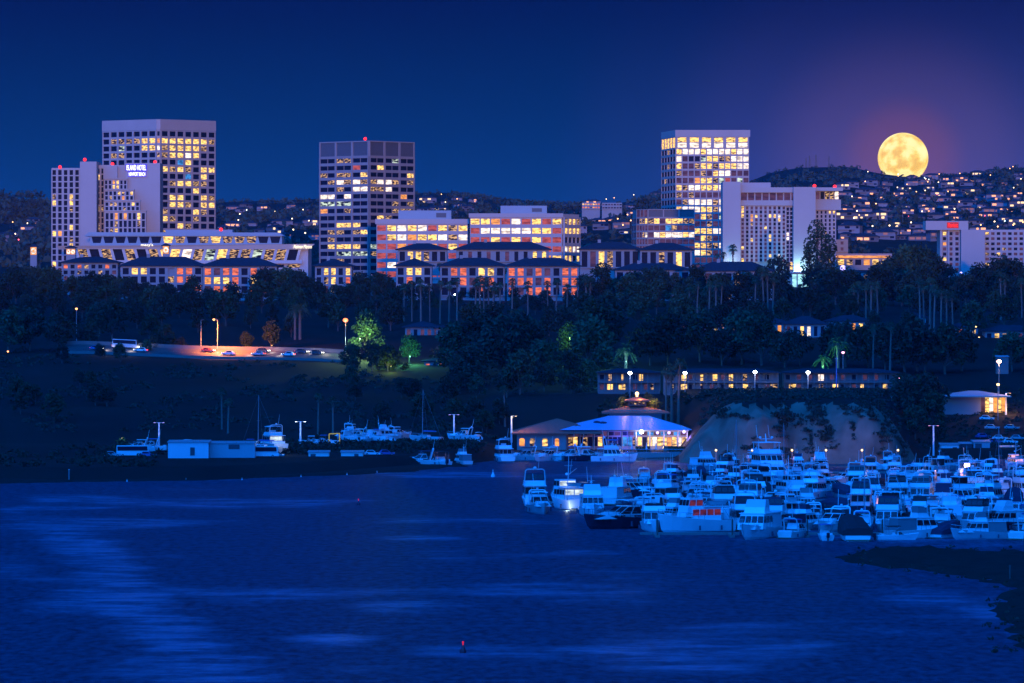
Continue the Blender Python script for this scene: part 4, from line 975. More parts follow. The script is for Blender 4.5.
tag(sh_.build('shore_shrubbery', leafm[0]), 'dark shrubbery along the left shore', 'shrubbery', kind='stuff')
mg_ = MB()
for i in range(420):
    x = rng.uniform(850, 1100); y = rng.uniform(548, 655); 
    if y > 566 + (x - 850) * .12 and x < 985: continue
    p = wpt(x, y)
    if x > 960 and mnoise.noise(Vector((p.x / 4, p.y / 10, 1))) < -.15: continue
    clump(mg_, (p.x, p.y, .15), rng.uniform(.3, .8), 16, .22, rng)
tag(mg_.build('marsh_grass', scrubm), 'dark marsh grass on the mudflat', 'marsh grass', kind='stuff')
fw = MB(); farleaf = mat('far_leaf', (0.045, 0.060, 0.045), 0.9, 0.5, 0.05, spec=0.05)
for i in range(4600):
    x = rng.uniform(-80, 1110); d = 3300 + 3250 * rng.random() ** .8
    if mnoise.noise(Vector((PX(x, d) / 70, d / 260, 4))) < -.02: continue
    r = rng.uniform(3.5, 8.5) * (1 if d < 6000 else .55); clump(fw, on_ground(x, d), r, 13, 2.6 if d < 6000 else 1.6, rng, 1.0)
for (x0, x1, y0, y1, n) in ((0, 52, 186, 205, 70), (640, 662, 188, 205, 40), (500, 545, 196, 204, 40), (560, 650, 196, 206, 30)):
    for i in range(n):
        x = rng.uniform(x0, x1); d = 5200; z0 = ground(x, d); top = ZY(rng.uniform(y0, y1), d)
        r = rng.uniform(5, 9)
        for zz in range(int(max(1, (top - z0) / 8))): clump(fw, (PX(x, d) + rng.uniform(-4, 4), d + rng.uniform(-20, 20), z0 + zz * 8), r, 16, 2.6, rng, 1.0)
tag(fw.build('far_woods', farleaf), 'dark woods over the far hills', 'woods', kind='stuff')

# ---------------------------------------------------------------- houses on the far hills
hillwall = mat('hill_stucco', (.17, .15, .16), .9, .15, .3, rnd=.4)
def hill_house(seed, name='hillside_house'):
    rg = random.Random(seed); r = thing(name, 'x', 'house', (0, 0, -900)); wd = rg.uniform(16, 26); dp = 11; h = rg.choice([4.2, 6.4, 7])
    m_ = MB(); m_.box(-wd / 2, wd / 2, 0, dp, -4, h)
    if h > 5: m_.box(-wd / 2 - .6, wd / 2 * .5, -1.4, 0, h * .46, h * .5)
    m_.build('wall', hillwall, r)
    rf = MB(); rf.hip(-wd / 2, wd / 2, 0, dp, h + .1, h + 2.6, .8, .3); rf.build('roof', rooftile, r)
    fl = 1 if h < 5 else 2
    for k in range(fl):
        z0 = 1.0 + k * h * .48; xs_ = -wd / 2 + 1
        while xs_ < wd / 2 - 3:
            w_ = rg.uniform(2.0, 5.0)
            if rg.random() < .62:
                q = MB(); q.quad((xs_, -.07, z0), (xs_ + w_, -.07, z0), (xs_ + w_, -.07, z0 + 2.1), (xs_, -.07, z0 + 2.1)); q.build('window', KIND['.'], r)
            xs_ += w_ + rg.uniform(.6, 2)
    return r, treeof(r)
HP = [hill_house(200 + i) for i in range(6)]
hl = {'o': emit('far_orange_window', (1.0, 0.40, 0.20), 1.7), 'y': emit('far_warm_window', (1.0, 0.66, 0.36), 1.6), 'm': emit('far_dim_window', (0.55, 0.22, 0.26), 0.55), '.': glassd}
rng = random.Random(21)
spots = []
for row, y in enumerate([176, 181, 186, 191, 196, 202, 208, 214, 220, 227, 234, 241]):
    x = 842 + rng.uniform(0, 10)
    while x < 1075:
        yy = y + rng.uniform(-1.5, 1.5)
        if yy > interp(x, RIDGE) + 3 and not (x < 882 and yy < 184): spots.append((x, yy, row, 'below the moon'))
        x += rng.uniform(13, 25)
for (n, x0, x1, y0, y1, t) in ((7, 2, 48, 206, 246, 'beside the stepped hotel'), (17, 222, 318, 207, 246, 'above the white store'), (10, 418, 475, 200, 215, 'behind the left red-windowed block'), (26, 562, 662, 198, 246, 'left of the bright tower')):
    for i in range(n): spots.append((x0 + (x1 - x0) * (i + rng.random()) / n, rng.uniform(y0, y1), 0, t))
used = [False] * 6; hc = {}
spots.sort(key=lambda q: q[0])
for (x, y, row, t) in spots:
    d = hit(x, y, 3400); i = rng.randrange(6); r, tr = HP[i]
    lit = rng.choices(['warm', 'orange', 'dim', 'unlit'], [3, 4, 4, 3])[0]
    q = (t, row, lit); hc[q] = hc.get(q, 0) + 1
    label = 'hillside house, %s windows, %s, %s from left%s' % ({'warm': 'warm white lit', 'orange': 'orange lit', 'dim': 'dim rosy', 'unlit': 'unlit'}[lit], t, ORD[hc[q] - 1], ', %s hill row' % ORD[row] if row or 'moon' in t else '')
    loc = on_ground(x, d)
    rz = rng.uniform(-.35, .35)
    hs = rng.uniform(.5, .85)
    if not used[i]: used[i] = True; o = r; o.location = loc; o.rotation_euler = (0, 0, rz); o.scale = (hs, hs, hs); o['label'] = label; o['group'] = 'houses on the far hillside'
    else: o = dup(r, loc, rz, label, hs, tree=tr, group='houses on the far hillside')
    for c_ in o.children:
        if c_.name.startswith('window'):
            k = {'warm': 'y', 'orange': 'o', 'dim': 'm', 'unlit': '.'}[lit]
            if rng.random() < .30: k = '.'
            setmat(c_, hl[k])
# street lamps on the hills
def lampmesh(name, m, hgt, r):
    mb = MB(); mb.tube((0, 0, -1), (0, 0, hgt), .16, .10, 5); mb.ball((0, 0, hgt), r, 7, m=1)
    me = mb.build(name, [darkmetal, m])
    return me
LM = {k: None for k in 'oyrw'}; lmat = {'o': emit('far_lamp_orange', (1, .45, .16), 5), 'y': emit('far_lamp_warm', (1, .72, .42), 5), 'r': emit('far_lamp_red', (1, .10, .16), 4), 'w': emit('far_lamp_white', (.8, .9, 1), 4)}
lab = {'o': 'orange', 'y': 'warm white', 'r': 'red', 'w': 'cold white'}; lc = {}
HLS = []
for k_ in range(78):
    if k_ < 48: x = rng.uniform(845, 1040); y = interp(x, RIDGE) + 4 + rng.random() ** 1.2 * 70; t = 'below the moon'
    elif k_ < 60: x = rng.uniform(600, 662); y = rng.uniform(198, 240); t = 'left of the bright tower'
    elif k_ < 70: x = rng.uniform(222, 318); y = rng.uniform(208, 245); t = 'above the white store'
    elif k_ < 75: x = rng.uniform(2, 48); y = rng.uniform(215, 258); t = 'beside the stepped hotel'
    else: x = rng.uniform(425, 470); y = rng.uniform(200, 212); t = 'behind the red-windowed offices'
    HLS.append((x, y, t, rng.choices('oyrw', [6, 5, 1.2, 1.5])[0]))
for x, y, t, k in sorted(HLS):
    d = hit(x, y, 3350); lc[(k, t)] = lc.get((k, t), 0) + 1
    label = 'tiny %s hill lamp %s, %s from left' % (lab[k], t, ORD[lc[(k, t)] - 1])
    if LM[k] is None: LM[k] = lampmesh('street_lamp', lmat[k], 7, .55); o = LM[k]
    else: o = LM[k].copy(); COL.objects.link(o)
    o.location = on_ground(x, d); tag(o, label, 'street lamp', 'street lamps on the far hills')
# cyan screen building, pink lit hillside block and radio masts
B = Bld('hillside_hall', 'hillside hall with a glowing cyan front right of the moon', 'hall', 955, 5450)
d = 5450; B.wall.box(PX(944, d), PX(966, d), d, d + 16, B.loc.z - 6, ZY(194, d)); B.done(stucco)
mb = MB(); mb.quad(P(947.5, 200.3, d - .1), P(962.5, 200.6, d - .1), P(963, 196, d - .1), P(947.5, 195.2, d - .1)); B.part('glowing_front', mb, emit('cyan_front', (0.0, 0.55, 0.95), 1.1))
for (x0, x1, y0, d, lb) in ((884, 902, 190, 5600, 'terraced hillside block with two rows of rose windows under the moon'), (921, 946, 185.5, 5750, 'long hillside villa blazing with warm windows right below the moon'), (582, 600, 202.5, 5000, 'hilltop house with orange windows between two dark trees'), (602, 622, 202.8, 5050, 'pale flat hilltop house left of the bright tower')):
    B = Bld('hillside_block', lb, 'house', (x0 + x1) / 2, d); B.wall.box(PX(x0, d), PX(x1, d), d, d + 14, B.loc.z - 12, ZY(y0, d))
    B.facade(px2(x0, d), px2(x1, d), ZY(y0 + 6.5, d), ZY(y0 + .3, d), 7, 2, ['yoyhyoh', 'hohpohh'] if x0 != 602 else ['p.pp.p.'] * 2, .7, 1.6, .6); B.done(stucco)
mk = {}
for i, (x, h, lb) in enumerate(((806, 11, 'left slender mast of the radio masts on the ridge'), (809.5, 14, 'second mast of the radio masts on the ridge'), (816, 15, 'third mast of the radio masts, a thin pole'), (829, 13, 'lone mast nearest the moon on the ridge'))):
    d = 6480; o = thing('radio_mast', lb, 'radio mast', on_ground(x, d), group='radio masts on the ridge'); mb = MB(); w_ = 1.5
    for sx_, sy_ in ((-1, -1), (1, -1), (0, 1)): mb.tube((sx_ * w_, sy_ * w_, -2), (sx_ * .4, sy_ * .4, h), .32, .22, 4)
    for k in range(9): z = h * k / 9; f = 1 - .73 * k / 9; mb.tube((-w_ * f, -w_ * f, z), (w_ * f, -w_ * f, z + h / 9), .18, .18, 3); mb.tube((w_ * f, -w_ * f, z), (-w_ * f, -w_ * f, z + h / 9), .18, .18, 3)
    mb.build('lattice', darkmetal, o); m2 = MB(); m2.tube((0, 0, h), (0, 0, h + 3), .2, .08, 4); m2.build('antenna', darkmetal, o)

# ---------------------------------------------------------------- road, street lights and cars
asphalt = mat('asphalt', (0.055, 0.052, 0.050), 0.85, 0.2, 0.5); kerbm = mat('kerb_concrete', (0.13, 0.12, 0.11), 0.85, 0.15, 0.4)
RD = [(60, 1850), (85, 1848), (120, 1845), (155, 1842), (185, 1838), (230, 1832), (270, 1826), (320, 1818), (350, 1812)]
rp_ = [Vector((PX(x, d), d, max(ground(x, d), ground(x, d + 5)) + .5)) for x, d in RD]
rb = MB(); kb = MB()
for a, b_ in zip(rp_, rp_[1:]):
    o = Vector((0, 11, 2.2))
    rb.quad(a, b_, b_ + o, a + o)
    for s, e in ((a + Vector((0, 11.05, 2.15)), b_ + Vector((0, 11.05, 2.15))),):
        kb.hexa([s, e, e + Vector((0, .3, 0)), s + Vector((0, .3, 0)), s + Vector((0, 0, 1.25)), e + Vector((0, 0, 1.25)), e + Vector((0, .3, 1.25)), s + Vector((0, .3, 1.25))])
    kb.hexa([a - Vector((0, .35, 3)), b_ - Vector((0, .35, 3)), b_ - Vector((0, .05, 3)), a - Vector((0, .05, 3)), a + Vector((0, -.35, .14)), b_ + Vector((0, -.35, .14)), b_ + Vector((0, -.05, .14)), a + Vector((0, -.05, .14))])
    mk_ = MB()
tag(rb.build('road', asphalt), kind='structure')
tag(kb.build('road_kerb', kerbm), kind='structure')
ln = MB()
for a, b_ in zip(rp_, rp_[1:]):
    for f in (5.4, 5.75): ln.quad(a + Vector((0, f, 2.2 * f / 11 + .006)), b_ + Vector((0, f, 2.2 * f / 11 + .006)), b_ + Vector((0, f + .12, 2.2 * f / 11 + .016)), a + Vector((0, f + .12, 2.2 * f / 11 + .016)))
tag(ln.build('road_markings', mat('road_paint', (0.6, 0.45, 0.1), .7)), kind='structure')
def road_at(x, f):
    for a, b_ in zip(rp_, rp_[1:]):
        xa, xb = pxof(a.x, a.y), pxof(b_.x, b_.y)
        if x <= xb: t = (x - xa) / (xb - xa); p = a.lerp(b_, t); return p + Vector((0, f, 2.2 * f / 11))
def street_light(x, d, z, h, label, m, col, e, arm=2.4, cat='street lamp', r=.42):
    o = thing('street_lamp', label, cat, (PX(x, d), d, z)); mb = MB(); mb.tube((0, 0, -.5), (0, 0, h), .13, .08, 8); 
    if arm: mb.path([(0, 0, h - .5), (arm * .4, -.2, h + .1), (arm, -.3, h + .2)], .06)
    mb.build('pole', steel, o); b_ = MB(); b_.box(-.4, .4, -.25, .25, -.02, .16); hd = b_.build('lamp_head', darkmetal, o); hd.location = (arm, -.3, h + .16)
    g_ = MB(); g_.ball((0, 0, 0), r, 10, r * .8); gl = g_.build('bulb', m, hd); gl.location = (0, -.05, -.3)
    if e: p_ = point('lamp_light', (0, -.9, -.7), col, e, .3, hd)

    return o
p = road_at(214, 12); street_light(217.5, p.y - 1.2, p.z, 10, 'street lamp with sodium light on an arm over the orange lit road', lamp_o, (1, .36, .07), 0, -1.2)
sp_ = bpy.data.lights.new('sodium_spot', 'SPOT'); sp_.energy = 130000; sp_.color = (1, .24, .025); sp_.spot_size = R(150); sp_.spot_blend = .6; sp_.shadow_soft_size = .4
so_ = bpy.data.objects.new('sodium_spot', sp_); COL.objects.link(so_); so_.location = (PX(222, p.y), p.y - 6.5, p.z + 9.2); so_.rotation_euler = Vector((-.35, -.55, 1)).to_track_quat('Z', 'Y').to_euler()
p = road_at(201, 12); o = thing('street_lamp', 'thin unlit lamp post left of the sodium street lamp', 'street lamp', (PX(201, p.y), p.y, p.z)); mb = MB(); mb.tube((0, 0, -.5), (0, 0, 9.6), .12, .08, 8); mb.build('pole', steel, o); mb = MB(); mb.box(-.1, 1.0, -.15, .15, 9.6, 9.8); mb.build('lamp_head', darkmetal, o)
street_light(345.5, 1822, ground(345.5, 1822), 13.6, 'street lamp glowing red orange beside the pale green tree', emit('red_orange_glow', (1, .16, .05), 4.5), (1, .4, .15), 1500, 0, r=.85)
street_light(76.5, 1905, ground(76, 1905), 12, 'small orange street lamp deep in the left trees', lamp_o, (1, .4, .1), 0, 0)
for (xx, f, e) in ((250, 6, 1700), (290, 5, 900)): pass
# light along the road comes from the cars' own headlamps
carpaint = {'white': mat('car_white', (.7, .7, .7), .3, .03), 'silver': mat('car_silver', (.35, .36, .38), .3, .03, metal=.5), 'red': mat('car_red', (.35, .03, .02), .3, .03), 'dark': mat('car_dark', (.03, .03, .04), .3, .03), 'blue': mat('car_blue', (.05, .10, .30), .3, .03)}
tyre = mat('tyre_rubber', (.02, .02, .02), .9); headl = emit('headlight_glow', (1, .95, .85), 7); taill = emit('taillight_glow', (1, .03, .02), 6)
lens_off = mat('lamp_lens', (.5, .5, .5), .2)
def car(label, loc, rz, paint, van=False, on=True):
    o = thing('parked_car', label, 'car', loc, rz); L, W = (4.5, 1.8) if not van else (9.0, 2.3); H1, H2 = (.85, 1.45) if not van else (1.3, 2.9)
    mb = MB(); mb.hexa([(-L / 2, -W / 2, .28), (L / 2, -W / 2, .28), (L / 2, W / 2, .28), (-L / 2, W / 2, .28), (-L / 2 + .05, -W / 2 + .03, H1), (L / 2 - .15, -W / 2 + .03, H1 - .12), (L / 2 - .15, W / 2 - .03, H1 - .12), (-L / 2 + .05, W / 2 - .03, H1)])
    a0, a1, t0, t1 = (-1.8, 1.0, -1.25, .25) if not van else (-4.4, 4.2, -4.35, 3.9)
    mb.hexa([(a0, -W / 2 + .1, H1), (a1, -W / 2 + .1, H1), (a1, W / 2 - .1, H1), (a0, W / 2 - .1, H1), (t0, -W / 2 + .25, H2), (t1, -W / 2 + .25, H2), (t1, W / 2 - .25, H2), (t0, W / 2 - .25, H2)])
    mb.build('body', paint, o)
    g_ = MB()
    for s in (-1, 1):
        f = lambda x, v: (x, s * (W / 2 - .1 - .15 * v + .015), H1 + (H2 - H1) * v)
        q = [f(a0 + .2 + (t0 - a0) * .12, .12), f(a1 - .25 + (t1 - a1) * .12, .12), f(t1 - .15 + (a1 - t1) * .12, .86), f(t0 + .1 + (a0 - t0) * .12, .86)]
        g_.add(q if s < 0 else q[::-1], [(0, 1, 2, 3)])
    g_.build('side_glass', glassd, o); g_ = MB()
    e = .02; g_.add([(a1 + e, -W / 2 + .22, H1 + .05), (a1 + e, W / 2 - .22, H1 + .05), (t1 + e + .04, W / 2 - .32, H2 - .07), (t1 + e + .04, -W / 2 + .32, H2 - .07)], [(0, 1, 2, 3)]); g_.build('windscreen', glassd, o)
    for sx_ in (-1, 1):
        for s in (-1, 1):
            w_ = MB(); c_ = (sx_ * L * .31, s * (W / 2 - .12), .32); w_.tube((c_[0], c_[1] - .12, .32), (c_[0], c_[1] + .12, .32), .32, .32, 12); wo = w_.build('wheel', tyre, o)
            h_ = MB(); h_.tube((c_[0], c_[1] + s * .1, .32), (c_[0], c_[1] + s * .135, .32), .19, .19, 10); ho = h_.build('hub', steel, wo)
    for s in (-1, 1):
        h_ = MB(); h_.ball((L / 2 - .05, s * W * .36, .62), .17, 8); h_.build('headlight', headl if on else lens_off, o); h_ = MB(); h_.ball((-L / 2 + .03, s * W * .38, .72), .14, 8); h_.build('tail_light', taill if on else carpaint['red'], o)
    return o
for (x, f, rz, pt, van, lb) in ((96, 3, 0, 'blue', False, 'blue car on the road by the left trees with its lights on'), (124, 7.5, 0, 'silver', True, 'long silver bus on the road emerging from the dark trees'), (140, 3, math.pi, 'white', False, 'white car in front of the silver bus'),
                               (207, 7, 0, 'red', False, 'red car passing under the sodium street lamp'), (228, 3, math.pi, 'white', False, 'white car on the orange lit road, left of the two round trees'), (258, 3, math.pi, 'silver', False, 'silver car on the lit road between the two round trees'),
                               (262, 8, 0, 'dark', False, 'dark car behind the silver one on the lit road'), (288, 3, math.pi, 'white', False, 'white car right of the two round orange lit trees'), (301, 8, 0, 'dark', False, 'dark car with bright headlights near the end of the lit road'), (316, 7, 0, 'dark', False, 'last dark car with red tail lights at the end of the lit road')):
    p = road_at(x, f); a = road_at(x - 3, f); b_ = road_at(x + 3, f); ang = math.atan2(b_.y - a.y, b_.x - a.x)
    c_ = car(lb, p, ang + rz, carpaint[pt], van); c_.rotation_euler[1] = -math.atan2(b_.z - a.z, b_.x - a.x) * (1 if rz == 0 else -1)
    point('headlight_light', (3.4 if not van else 5.6, 0, .8), (1, .85, .75), 260, .4, c_)

# ---------------------------------------------------------------- boats
gel = mat('white_gelcoat', (0.74, 0.74, 0.74), .35, .06, .6, rnd=.24); gel2 = mat('cream_gelcoat', (.66, .64, .60), .4, .06, .6); gelg = mat('grey_gelcoat', (.34, .36, .38), .4, .08, .6)
navy = mat('navy_hull', (.015, .018, .035), .25, .1, .6); bottom = mat('antifouling', (.03, .035, .06), .7, .2)
canv = {'white': mat('white_canvas', (.62, .63, .65), .85, .08, .8), 'navy': mat('navy_canvas', (.02, .026, .06), .85, .2, .8), 'black': mat('black_canvas', (.016, .016, .02), .85, .2, .8),
        'grey': mat('grey_canvas', (.16, .17, .18), .85, .12, .8), 'blue': mat('blue_canvas', (.04, .12, .34), .85, .15, .8), 'teal': mat('teal_canvas', (.04, .15, .17), .85, .15, .8)}
bglass = mat('boat_glass', (.008, .010, .014), .22, .3, .8, spec=.4); chrome = mat('polished_steel', (.5, .5, .52), .25, .05, metal=.8)
teak = mat('teak', (.22, .12, .06), .7, .25, 3.0); rubber = mat('fender_rubber', (.05, .06, .10), .6, .1)
cablit = {'y': emit('cabin_light', (1.0, .62, .30), 1.3, .7, .9), 'p': emit('cabin_light_pink', (1.0, .45, .60), 1.6, .6, .9), 'r': emit('cabin_red', (.45, .05, .025), .3, .7, .8), 'w': emit('cabin_light_white', (.75, .9, 1.0), 1.0, .6, .9)}
def hull(L, Bm, H, bowH, stripe=False):
    mb = MB(); st = [0, .08, .25, .45, .6, .74, .86, .94, 1.0]; rows = []
    for t in st:
        w = Bm / 2 * (.93 + .07 * min(1, t / .3)) * (1 - max(0, (t - .42) / .58) ** 2.1); w = max(w, .04); h = H + (bowH - H) * t ** 2
        rake = .11 * L * t ** 3; y = -L / 2 + L * t; yl = y - rake * .9; ym = y - rake * .42
        ch = w * (.86 - .35 * t * t)
        rows.append([(0, yl, -.55 + .35 * t ** 4), (ch * .8, yl, -.12), (ch, ym, .16 + .25 * t * t), (w, y, h), (w * .93, y - .05, h + .02), (0, y - .08, h + .10)])
    n = len(rows[0])
    for s in (1, -1):
        k = len(mb.V)
        for r_ in rows: mb.V += [(s * p[0], p[1], p[2]) for p in r_]
        for i in range(len(rows) - 1):
            for j in range(n - 1):
                a = k + i * n + j; q = (a, a + n, a + n + 1, a + 1); mb.F.append(q if s < 0 else q[::-1]); mb.M.append(1 if j < 1 else 0)
        q = tuple(k + j for j in range(n)); mb.F.append(q if s > 0 else q[::-1]); mb.M.append(0)
    return mb
def cab(mb, y0, y1, w, z0, z1, rf, rb, ti, m=0):
    p = [(-w, y0, z0), (w, y0, z0), (w, y1, z0), (-w, y1, z0), (-w + ti, y0 + rb, z1), (w - ti, y0 + rb, z1), (w - ti, y1 - rf, z1), (-w + ti, y1 - rf, z1)]
    mb.hexa(p, m); return p
def pane(mb, a, b, c, d, u0, u1, v0, v1, off=.03):
    a, b, c, d = (Vector(q) for q in (a, b, c, d)); f = lambda u, v: (a.lerp(b, u)).lerp(d.lerp(c, u), v); n = (b - a).cross(d - a).normalized() * off
    mb.quad(f(u0, v0) + n, f(u1, v0) + n, f(u1, v1) + n, f(u0, v1) + n)
def cabglass(p, front=3, side=3, back=0, v=(.3, .85)):
    """windows of a cabin: (front, right, left, back) faces"""
    out_ = []
    def strip(a, b, c, d, n):
        mb = MB()
        for i in range(n): pane(mb, a, b, c, d, (i + .06) / n, (i + .94) / n, *v)
        out_.append(mb)
    if front: strip(p[2], p[3], p[7], p[6], front)
    if side: strip(p[1], p[2], p[6], p[5], side); strip(p[3], p[0], p[4], p[7], side)
    if back: strip(p[0], p[1], p[5], p[4], back)
    return out_
def rails(L, Bm, H, bowH, t0=.45):
    mb = MB()
    for s in (-1, 1):
        pts = []
        for i in range(8):
            t = t0 + (1 - t0) * i / 7; w = max(.04, Bm / 2 * (1 - max(0, (t - .42) / .58) ** 2.1)); h = H + (bowH - H) * t ** 2; p = (s * w * .93, -L / 2 + L * t - .1, h + .72); pts.append(p); mb.tube((p[0], p[1], h), p, .025, .025, 4)
        mb.path(pts, .035, 4)
    return mb
def bimini(y0, y1, w, z, th=.12, arch=.18):
    mb = MB(); n = 6
    for i in range(n):
        f = lambda k: (-w + 2 * w * k / n, z + arch * (1 - (2 * k / n - 1) ** 2)); (xa, za), (xb, zb_) = f(i), f(i + 1)
        mb.hexa([(xa, y0, za), (xb, y0, zb_), (xb, y1, zb_), (xa, y1, za), (xa, y0 + .1, za + th), (xb, y0 + .1, zb_ + th), (xb, y1 - .1, zb_ + th), (xa, y1 - .1, za + th)])
    return mb
def posts(y0, y1, w, z0, z1, r=.035):
    mb = MB()
    for s in (-1, 1):
        for y in (y0, y1): mb.tube((s * w, y, z0), (s * w, y, z1), r, r, 5)
        mb.tube((s * w, y0, z0), (s * w, y1, z1), r * .7, r * .7, 4)
    return mb
def arch(y, w, z0, z1, rake=-.8, r=.10):
    mb = MB(); mb.path([(-w, y, z0), (-w * .9, y + rake * .8, z1 - .25), (-w * .7, y + rake, z1), (w * .7, y + rake, z1), (w * .9, y + rake * .8, z1 - .25), (w, y, z0)], r, 6); return mb
BOATS = {}
class Boat:
    def __init__(s, key, name, desc, L): s.root = thing(name, 'x', 'boat', (0, 0, -900)); s.key = key; s.desc = desc; s.L = L
    def p(s, name, mb, m, parent=None, smooth=False):
        o = mb.build(name, m, parent if parent is not None else s.root, smooth=smooth); return o
    def base(s, L, Bm, H, bowH, hm=gel, plat=True):
        s.p('hull', hull(L, Bm, H, bowH), [hm, bottom]); s.p('railing', rails(L, Bm, H, bowH), chrome)
        if plat: mb = MB(); mb.box(-Bm * .42, Bm * .42, -L / 2 - .9, -L / 2 + .02, .18, .30); s.p('swim_platform', mb, teak)
        mb = MB()
        for sgn in (-1, 1):
            for y in (-L * .28, L * .02): mb.tube((sgn * (Bm / 2 + .13), y, .35), (sgn * (Bm / 2 + .13), y, 1.0), .14, .14, 6)
        s.p('fender', mb, rubber)
    def dome(s, parent, c, r=.32):
        mb = MB(); mb.ball(c, r, 8, r * .8); s.p('radar_dome', mb, gel, parent); mb = MB(); mb.tube((c[0] + .6, c[1], c[2]), (c[0] + .75, c[1] - .5, c[2] + 2.6), .05, .03, 4); s.p('antenna', mb, gel, parent)
    def glass(s, p, parent, names=('windscreen', 'side_window', 'side_window', 'aft_window'), **k):
        gs = cabglass(p, **k)
        nm = [x for x, q in zip(names, (k.get('front', 3), k.get('side', 3), k.get('side', 3), k.get('back', 0))) if q]
        for g_, x in zip(gs, nm): s.p(x, g_, bglass, parent)
    def fin(s): BOATS[s.key] = [s.root, treeof(s.root), False, s.desc, s.L]
def flybridge(key, L=14.5, canvas='white', enclosed=False, hm=gel):
    b = Boat(key, 'motor_yacht', 'flybridge motor yacht with %s canvas' % canvas, L); Bm = L * .315; H = 1.5; b.base(L, Bm, H, 2.35, hm)
    mb = MB(); p = cab(mb, -L * .22, L * .20, Bm * .42, H, H + 2.1, L * .09, .05, .16); c = b.p('cabin', mb, gel); b.glass(p, c, front=3, side=4, back=3, v=(.36, .88))
    mb = MB(); cab(mb, L * .12, L * .37, Bm * .33, H, H + .75, L * .10, 0, .2); b.p('foredeck', mb, gel)
    z = H + 2.1; mb = MB(); mb.box(-Bm * .44, Bm * .44, -L * .36, L * .13, z + .02, z + .16); p = cab(mb, -L * .20, L * .12, Bm * .42, z + .16, z + .95, L * .05, .1, .05); f = b.p('flybridge', mb, gel)
    mb = MB(); mb.quad((-Bm * .36, L * .075, z + .95), (Bm * .36, L * .075, z + .95), (Bm * .33, L * .045, z + 1.4), (-Bm * .33, L * .045, z + 1.4)); b.p('wind_deflector', mb, bglass, f)
    mb = MB(); mb.box(-.7, .7, -L * .07, -L * .03, z + .9, z + 1.5); mb.box(-.3, .3, L * .01, L * .05, z + .9, z + 1.35); b.p('helm_seat', mb, canv['white'], f)
    if enclosed:
        mb = MB(); cab(mb, -L * .17, L * .07, Bm * .37, z + .96, z + 2.25, .5, .2, .12); e = b.p('canvas_enclosure', mb, canv[canvas]); mb = MB(); q = [(-Bm * .37, -L * .17, z + .96), (Bm * .37, -L * .17, z + .96), (Bm * .37, L * .07, z + .96), (-Bm * .37, L * .07, z + .96), (-Bm * .37 + .12, -L * .17 + .2, z + 2.25), (Bm * .37 - .12, -L * .17 + .2, z + 2.25), (Bm * .37 - .12, L * .07 - .5, z + 2.25), (-Bm * .37 + .12, L * .07 - .5, z + 2.25)]
        b.glass(q, e, names=('clear_panel',) * 4, front=3, side=2, back=3, v=(.2, .8))
    else:
        bi = b.p('bimini', bimini(-L * .17, L * .07, Bm * .40, z + 2.35), canv[canvas]); b.p('bimini_frame', posts(-L * .15, L * .05, Bm * .38, z + .9, z + 2.4), chrome, bi)
    a = b.p('radar_arch', arch(-L * .20, Bm * .42, z + .16, z + 2.75 + .2, -.5), gel); b.dome(a, (0, -L * .20 - .5, z + 3.2))
    mb = MB(); mb.box(-Bm * .40, Bm * .40, -L * .36, -L * .34, H, H + .55); b.p('cockpit_coaming', mb, gel); b.p('overhang_post', posts(-L * .35, -L * .24, Bm * .41, H, z + .05), chrome)
    b.fin()
def express(key, L=12.5, canvas='navy', hm=gel):
    b = Boat(key, 'express_cruiser', '%s express cruiser with low raked windscreen' % ('dark hulled' if hm is navy else 'white'), L); Bm = L * .31; H = 1.35; b.base(L, Bm, H, 2.0, hm)
    mb = MB(); cab(mb, -L * .05, L * .40, Bm * .38, H - .02, H + .85, L * .22, 0, .28); c = b.p('cabin', mb, gel)
    mb = MB()
    for s in (-1, 1):
        for i in range(2): mb.quad((s * (Bm * .36 - .0), L * (.06 + i * .09), H + .28), (s * (Bm * .36), L * (.12 + i * .08), H + .28), (s * (Bm * .335), L * (.11 + i * .07), H + .52), (s * (Bm * .335), L * (.06 + i * .09), H + .52))
    b.p('porthole', mb, bglass, c)
    mb = MB(); p = cab(mb, -L * .14, L * .16, Bm * .41, H + .45, H + 1.65, L * .15, .3, .22); w_ = b.p('windscreen_frame', mb, gel); b.glass(p, w_, front=2, side=2, v=(.12, .88))
    ht = b.p('hardtop', bimini(-L * .24, L * .03, Bm * .38, H + 2.25, .12, .1), gel if canvas == 'white' else canv[canvas]); b.p('hardtop_frame', posts(-L * .22, -L * .02, Bm * .39, H + .4, H + 2.3), chrome, ht)
    a = b.p('radar_arch', arch(-L * .19, Bm * .45, H, H + 2.65, -.9, .13), gel); b.dome(a, (0, -L * .19 - .9, H + 2.9), .26)
    mb = MB(); mb.box(-Bm * .42, Bm * .42, -L * .47, -L * .40, H - .2, H + .35); mb.box(-Bm * .4, Bm * .4, -L * .38, -L * .30, H - .3, H + .1); b.p('cockpit_seat', mb, canv['white']); b.fin()
